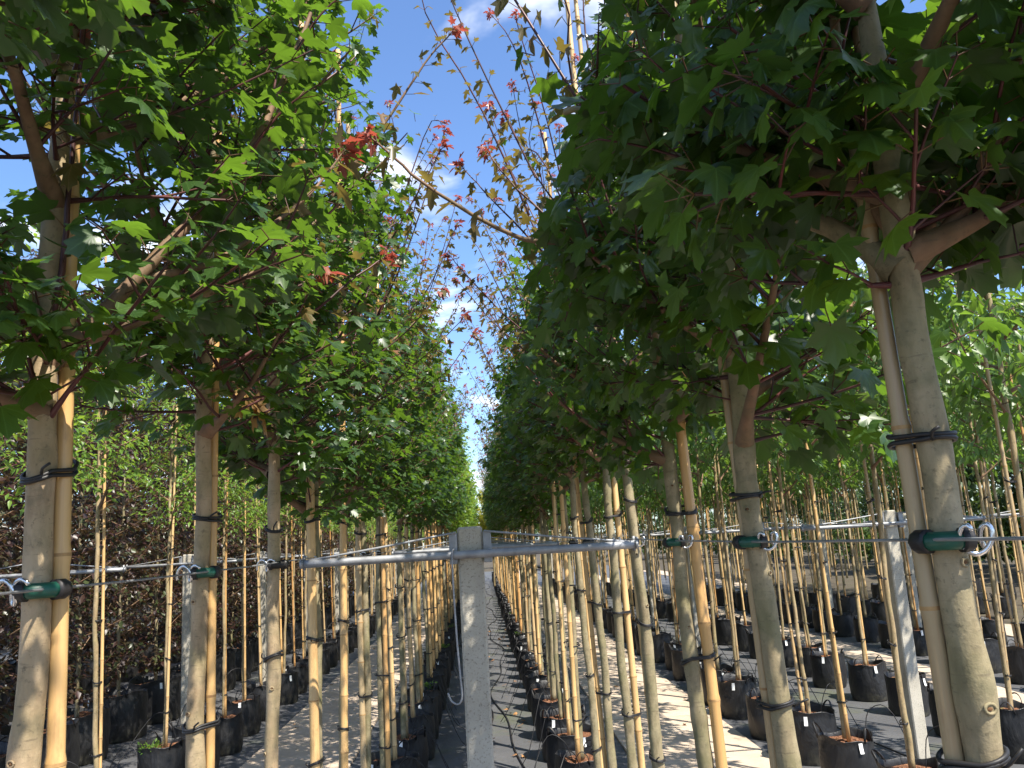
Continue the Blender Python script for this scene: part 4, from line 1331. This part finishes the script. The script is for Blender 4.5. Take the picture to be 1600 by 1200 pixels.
for side, row, sg in (('L', LROW, -1), ('R', RROW, 1)):
    y = (NEARL if side == 'L' else NEARR)[-1][0]
    k = len(NEARL)
    while y < 40:
        y += 0.695 if side == 'L' else 0.68
        x = sg * 0.63 + rng.normal(0, 0.012)
        yy = y + rng.normal(0, 0.025)
        n = k - 4
        far = n >= 10
        who = ('%s maple past the long crossbar, %s' % (NTH[n], row)) if not far else ('maple far down the %s' % row)
        if side == 'L' and y > 15.5:
            plant('light_maple_tree', LIMES[k % 2], x, yy, 'light yellow-green tree ending the ' + row, 'light trees ending the maple row', sc=rng.uniform(0.95, 1.08))
            who = 'light yellow-green tree ending the ' + row
        elif side == 'R' and 28 < y < 31:
            plant('golden_tree', GOLDS[0], x - 0.2, yy, 'golden yellow tree far down the ' + row, 'golden trees in the maple row', sc=0.95)
            who = 'golden yellow tree far down the ' + row
        else:
            o = plant('maple_tree', (MAPLES if side == 'L' else MAPLES_R)[int(rng.integers(0, 5))], x, yy, who, 'maples in the ' + row, sc=rng.uniform(0.95, 1.06))
            o.rotation_euler[0] = rng.normal(0, 0.006); o.rotation_euler[1] = rng.normal(0, 0.006)
        grow_bag(x, yy, 'black grow bag under the ' + who, 'grow bags in the ' + row, 2 if y < 14 else (1 if y < 22 else 0))
        stake(STAKES, x, yy, 'bamboo cane tied to the ' + who, 'bamboo stakes in the ' + row, y < 24)
        k += 1

# light green trees beyond the sunny path
def small_skel(seed, h0, h1, n, reach, leaf, step, twigs, kinds=False):
    s = Skel(seed)
    az = s.rg.uniform(0, 6.28)
    for k in range(n):
        u = k / (n - 1)
        grow(s, (0, 0, h0 + (h1 - h0) * u), az, R_(s.rg.uniform(15, 45)), reach * (1 - 0.45 * u) * s.rg.uniform(0.8, 1.15), 0.008 - 0.003 * u, step, 0.05,
             leaf, 0.3, int(twigs), droop=0.03)
        az += 2.399 + s.rg.uniform(-0.3, 0.3)
    return s
FG = {0: ('lime', 'crown')}
GREENS = [variant(small_skel(400 + i, 2.05, 3.3, 12, 0.72, 0.105, 0.042, 8), 0.0185, 0.011, 3.4, FG, T_OV, M['bark_thin'], 560 + i, (0.2, 1.0), thin=0.3) for i in range(4)]
FRESH = [variant(small_skel(420 + i, 2.0, 3.1, 11, 0.45, 0.058, 0.03, 8), 0.0165, 0.011, 2.85, {0: ('fresh', 'crown')}, T_OVL, M['bark_thin'], 580 + i, (0.0, 0.8), thin=0.0) for i in range(3)]

def flank(bank, name, x, ys, label, group, potlabel, stakelabel, big=False, stakes=True, sc=(0.94, 1.08), near=12.0, jit=0.03, short=None, pots=99.0):
    base_l = (label, potlabel, stakelabel)
    for q, y in enumerate(ys):
        label, potlabel, stakelabel = base_l
        if q < 10 and short:
            label = '%s tree of the %s' % (NTH[q], short)
            potlabel = 'black pot of the ' + label; stakelabel = 'bamboo cane of the ' + label
        xx, yy = x + rng.normal(0, jit), y + rng.normal(0, jit)
        o = plant(name, bank[int(rng.integers(0, len(bank)))], xx, yy, label, group, sc=rng.uniform(*sc))
        o.rotation_euler[0] = rng.normal(0, 0.012); o.rotation_euler[1] = rng.normal(0, 0.012)
        if y < pots: grow_bag(xx, yy, potlabel, group + ': pots', 2 if y < near else (1 if y < near + 6 else 0), big, rng.uniform(0.94, 1.06), 'large_pot' if big else 'grow_bag')
        if stakes:
            stake(STAKES_T, xx, yy, stakelabel, group + ': stakes', y < near + 5, 0.014)
S_ = lambda a, b, s: list(np.arange(a, b, s))
flank(GREENS, 'green_tree', 2.45, [3.7, 4.4] + S_(5.1, 34, 0.76), 'slim light green tree in the row bordering the sunny path, across from the maples',
      'first row of light green trees', 'black grow bag standing along the far edge of the sunny path', 'bamboo cane of a light green tree bordering the sunny path', short='first light green row by the sunny path', pots=30)
flank(GREENS, 'green_tree', 3.84, S_(5.5, 34, 0.77), 'slim light green tree in the second row beyond the sunny path',
      'second row of light green trees', 'black grow bag in the second row beyond the sunny path', 'bamboo cane of a light green tree in the second row', short='second light green row', pots=26)
flank(GREENS, 'green_tree', 5.65, S_(8.2, 30, 0.72), 'light green tree in the third row, past the narrow concrete path',
      'third row of light green trees', 'black grow bag in the third green row, past the narrow path', 'bamboo cane in the third green row', short='third light green row', pots=22, sc=(1.0, 1.2))
flank(GREENS, 'green_tree', 6.95, S_(10.0, 30, 0.76), 'light green tree in the fourth row from the sunny path',
      'fourth row of light green trees', 'black grow bag in the fourth green row', 'bamboo cane in the fourth green row', short='fourth light green row', pots=20, sc=(1.05, 1.25))
flank(GREENS, 'green_tree', 8.9, S_(12.5, 30, 0.9), 'light green tree in the outermost rows far from the maples',
      'outer rows of light green trees', 'black grow bag in the outermost green rows', '', pots=19, stakes=False, sc=(1.15, 1.35))
flank(GREENS, 'green_tree', 10.6, S_(14.5, 34, 1.2), 'light green tree in the outermost rows far from the maples',
      'outer rows of light green trees', 'black grow bag in the outermost green rows', '', pots=19, stakes=False, sc=(1.2, 1.4))

# thin trees and copper beeches beyond the shaded path
flank(FRESH, 'thin_tree', -2.47, [4.05, 4.85, 5.75, 7.0, 7.6] + S_(8.25, 38, 0.78), 'thin bamboo-staked tree with small fresh green crown by the shaded path',
      'thin staked trees by the shaded path', 'black grow bag of a thin staked tree along the shaded path', 'bamboo cane beside a thin tree along the shaded path', short='thin staked row by the shaded path', pots=30)
def beech_skel(seed, z0=0.45, z1=3.9, n=50, reach=0.50, leaf=0.084):
    s = Skel(seed)
    az = 0.0
    for k in range(n):
        u = k / (n - 1)
        grow(s, (0, 0, z0 + (z1 - z0) * u), az, R_(s.rg.uniform(10, 45)), reach * (0.75 + 0.5 * math.sin(u * 2.6 + 0.2)) * s.rg.uniform(0.75, 1.2), 0.005, 0.038, 0.04,
             leaf, 0.2, 5)
        az += 2.399 + s.rg.uniform(-0.4, 0.4)
    return s
BEECH = [variant(beech_skel(450 + i), 0.020, 0.006, 3.6, {0: ('beech', 'crown')}, T_BEECH, M['bark'], 600 + i, (0.1, 0.8), pet=0.015, thin=0.0) for i in range(3)]
HEDGE = [variant(beech_skel(460 + i, 0.7, 3.7, 36, 0.5, 0.07), 0.020, 0.006, 3.4, {0: ('hedge', 'crown')}, T_BEECH, M['bark'], 610 + i, (0.1, 0.8), pet=0.015, thin=0.0) for i in range(2)]
def fl2(bank, name, x, ys, label, group, potlabel, sc, short):
    flank(bank, name, x, ys, label, group, potlabel, '', True, False, sc, short=short)
fl2(BEECH, 'copper_beech', -3.78, [5.7, 6.6, 7.45, 8.3] + S_(9.2, 36, 0.92), 'bushy copper beech in a large black pot behind the thin staked trees', 'copper beeches nearest the thin trees', 'large black pot of a copper beech behind the thin trees', (1.0, 1.15), 'copper beech row behind the thin trees')
fl2(BEECH, 'copper_beech', -5.6, S_(8.0, 34, 0.95), 'tall copper beech in the middle beech row past the narrow path', 'middle row of copper beeches', 'large black pot in the middle beech row', (1.1, 1.3), 'middle copper beech row')
fl2(BEECH + HEDGE, 'copper_beech', -7.0, S_(9.5, 34, 1.0), 'tall copper beech in the back beech row', 'back row of copper beeches', 'large black pot in the back beech row', (1.3, 1.5), 'back copper beech row')

# tree belts that close the view far behind
def belt(name, label, cx, cy, lx, ly, h, n, mat, leaf, seed):
    rg = np.random.default_rng(seed)
    m = 90
    cc = np.column_stack([rg.uniform(-lx, lx, m) + cx, rg.uniform(-ly, ly, m) + cy, rg.uniform(0.3, h, m)])
    rad = rg.uniform(0.7, 1.5, m)
    pk = rg.integers(0, m, n)
    d = rg.normal(0, 1, (n, 3)); d /= np.linalg.norm(d, axis=1)[:, None]
    pos = cc[pk] + d * (rad[pk] * rg.uniform(0.55, 1.0, n) ** 0.5)[:, None] * np.array([1, 1, 1.15])
    pos = pos[pos[:, 2] > 0.3]
    n = len(pos)
    y = rg.normal(0, 1, (n, 3)); y[:, 2] -= 0.4
    Rm = leaf_frames(pos, y, rg.normal(0, 0.5, n))
    me = foliage_mesh(name, pos, Rm, rg.uniform(0.7, 1.3, n) * leaf, T_BEECH, M[mat])
    link(name, me, kind='stuff', label=label, cat='trees')
belt('tree_belt', 'dense far belt of green trees beyond the light green beds', 16.5, 32, 2.5, 22, 6.0, 90000, 'hedge', 0.2, 1)
belt('tree_belt', 'dense far belt of dark trees beyond the copper beeches', -11.5, 30, 1.6, 24, 5.6, 90000, 'beech', 0.12, 2)
belt('tree_belt', 'far green trees across the end of the aisle and beds', 0, 58, 26, 3, 4.0, 50000, 'hedge', 0.2, 3)

# ------------------------------------------------------------------ small things on the ground
def drip(x0, y0, x1, y1, h, label, r=0.0032):
    mx, my = (x0 + x1) / 2, (y0 + y1) / 2
    P = spline([(x0, y0, 0.004), (x0 + (x1 - x0) * 0.25, y0 + (y1 - y0) * 0.3 + rng.normal(0, 0.05), 0.10 + rng.uniform(0, 0.1)),
                (x0 + (x1 - x0) * 0.62, y0 + (y1 - y0) * 0.6 + rng.normal(0, 0.04), h), (x0 + (x1 - x0) * 0.88, y1 + rng.normal(0, 0.02), h - 0.02), (x1, y1, POT_H * 0.88)], 18)
    b = MB(); b.tube(P, r, 5)
    link('drip_tube', b.mesh('drip_tube', M['rubber']), label=label, cat='tube', group='drip tubes')
for side, sg in (('L', -1), ('R', 1)):
    y, q = (NEARL if side == 'L' else NEARR)[4][0], 0
    while y < 20:
        drip(sg * rng.uniform(0.10, 0.34), y + rng.uniform(-0.45, 0.25), sg * 0.57, y + rng.normal(0, 0.03), rng.uniform(0.42, 0.52),
             ('thin drip tube to the %s maple past the long crossbar, %s' % (NTH[q], LROW if sg < 0 else RROW)) if q < 10 else 'thin black drip tube arching into a maple bag down the ' + (LROW if sg < 0 else RROW))
        y += 0.695 if sg < 0 else 0.68
        q += 1
y = 5.0
while y < 16:
    drip(rng.uniform(2.85, 3.1), y - rng.uniform(0.0, 0.5), 2.52, y, rng.uniform(0.42, 0.55), 'thin drip tube arching into a grow bag of the light green trees')
    drip(rng.uniform(-3.1, -2.85), y - rng.uniform(0.0, 0.5), -2.52, y, rng.uniform(0.42, 0.55), 'thin drip tube arching into a grow bag of the thin trees')
    y += 0.76
for x, lab in ((-0.06, 'black hose lying on the aisle mat, winding towards the shaded row'), (0.20, 'black hose lying on the aisle mat, nearer the sunny row'), (3.0, 'black hose on the mat under the light green trees')):
    ys = np.linspace(1.5, 45, 160)
    P = np.column_stack([x + 0.10 * np.sin(ys * 0.9 + x * 9) + 0.04 * np.sin(ys * 2.3), ys, np.full(160, 0.002)])
    b = MB(); b.tube(P, 0.007, 6)
    link('hose', b.mesh('hose', M['rubber']), label=lab, cat='hose')
LITTER = [make_mesh('fallen_leaf', v, f, M['litter'], True, uv) for v, f, uv in T_HI[:4]]
for i in range(120):
    z = rng.random()
    if z < 0.55: x = rng.uniform(-0.5, 0.5)
    elif z < 0.8: x = rng.uniform(1.15, 2.3)
    else: x = rng.uniform(-2.3, -1.1)
    y = 4.0 + 14.0 * rng.random() ** 1.4
    o = link('fallen_leaf', LITTER[i % 4], loc=(x, y, 0.012), label='curled dry brown leaf lying on the ' + ('aisle mat' if abs(x) < 1.1 else 'sunny path' if x > 0 else 'shaded path'),
             cat='leaf', group='fallen leaves on the ' + ('aisle mat' if abs(x) < 1.1 else 'sunny path' if x > 0 else 'shaded path'))
    s = rng.uniform(0.03, 0.062)
    o.scale = (s, s, s * 1.5)
    o.rotation_euler = (rng.normal(0, 0.25), rng.normal(0, 0.25), rng.uniform(0, 6.28))
# weeds in pots and along the joints
def weed_mesh(seed, n, h):
    rg = np.random.default_rng(seed)
    a = rg.uniform(0, 6.28, n); rr = rg.uniform(0, 0.03, n)
    pos, yd = [], []
    for i in range(n):
        d = np.array([math.cos(a[i]), math.sin(a[i]), rg.uniform(0.6, 2.2)]); d /= np.linalg.norm(d)
        u = rg.uniform(0, h)
        pos.append(np.array([math.cos(a[i]) * rr[i], math.sin(a[i]) * rr[i], 0]) + d * u)
        yd.append(d + rg.normal(0, 0.35, 3))
    pos, yd = np.array(pos), np.array(yd)
    return foliage_mesh('weed', pos, leaf_frames(pos, yd, rg.normal(0, 0.7, n)), rg.uniform(0.02, 0.045, n), T_OVL, M['weed'])
WEEDS = [weed_mesh(i, 90, 0.075) for i in range(3)]
def weed(x, y, z, s, label):
    o = link('weed', WEEDS[int(rng.integers(0, 3))], loc=(x, y, z), rz=rng.uniform(0, 6), label=label, cat='weed', group='weeds in the pots')
    o.scale = (s, s, s)
weed(-2.60, 6.93, POT_H * 0.86, 1.15, 'bright green weed tuft in the grow bag of a thin tree by the shaded path')
for y in (9.0, 12.3, 15.2):
    weed(-0.55, y, POT_H * 0.86, 1.0, 'green weed tuft in a grow bag of the maple row by the shaded path')
for y in (13.4, 16.8):
    weed(0.56, y, POT_H * 0.86, 0.9, 'green weed tuft in a grow bag of the maple row by the sunny path')
# dry leaves hanging beside the knotty maple
for i, (x, y, z, s) in enumerate([(-0.50, 2.05, 2.08, 0.075), (-0.54, 2.07, 2.05, 0.06), (-0.55, 2.05, 1.985, 0.065), (-0.49, 2.04, 2.11, 0.055)]):
    pass
root = [o for o in bpy.data.objects if o.name.startswith('maple_tree') and o.get('label') == WORDS_L[2]][0]
Q = spline([(0.02, 0.0, 2.20), (0.08, 0.02, 2.16), (0.12, 0.03, 2.13), (0.13, 0.03, 2.10)], 8)
b = MB(); b.tube(Q, np.linspace(0.0035, 0.0018, 8), 6)
br = link('dry_twig', b.mesh('dry_twig', M['limb']), root)
for i, (x, y, z, s, az) in enumerate([(0.13, 0.03, 2.10, 0.075, 0.3), (0.125, 0.03, 2.10, 0.06, 2.6), (0.10, 0.03, 2.135, 0.07, -1.4), (0.12, 0.03, 2.12, 0.055, 1.2)]):
    lf = link('leaf', PROTO_DRY, root, (x, y, z))
    yd = np.array([[math.cos(az) * 0.6, math.sin(az) * 0.6, -0.8]])
    lf.matrix_basis = Matrix.Translation((x, y, z)) @ (Matrix(leaf_frames(np.zeros((1, 3)), yd, np.array([0.5 * i]))[0].tolist()).to_4x4()) @ Matrix.Scale(s, 4)
    lf['label'] = 'dry brown leaf'
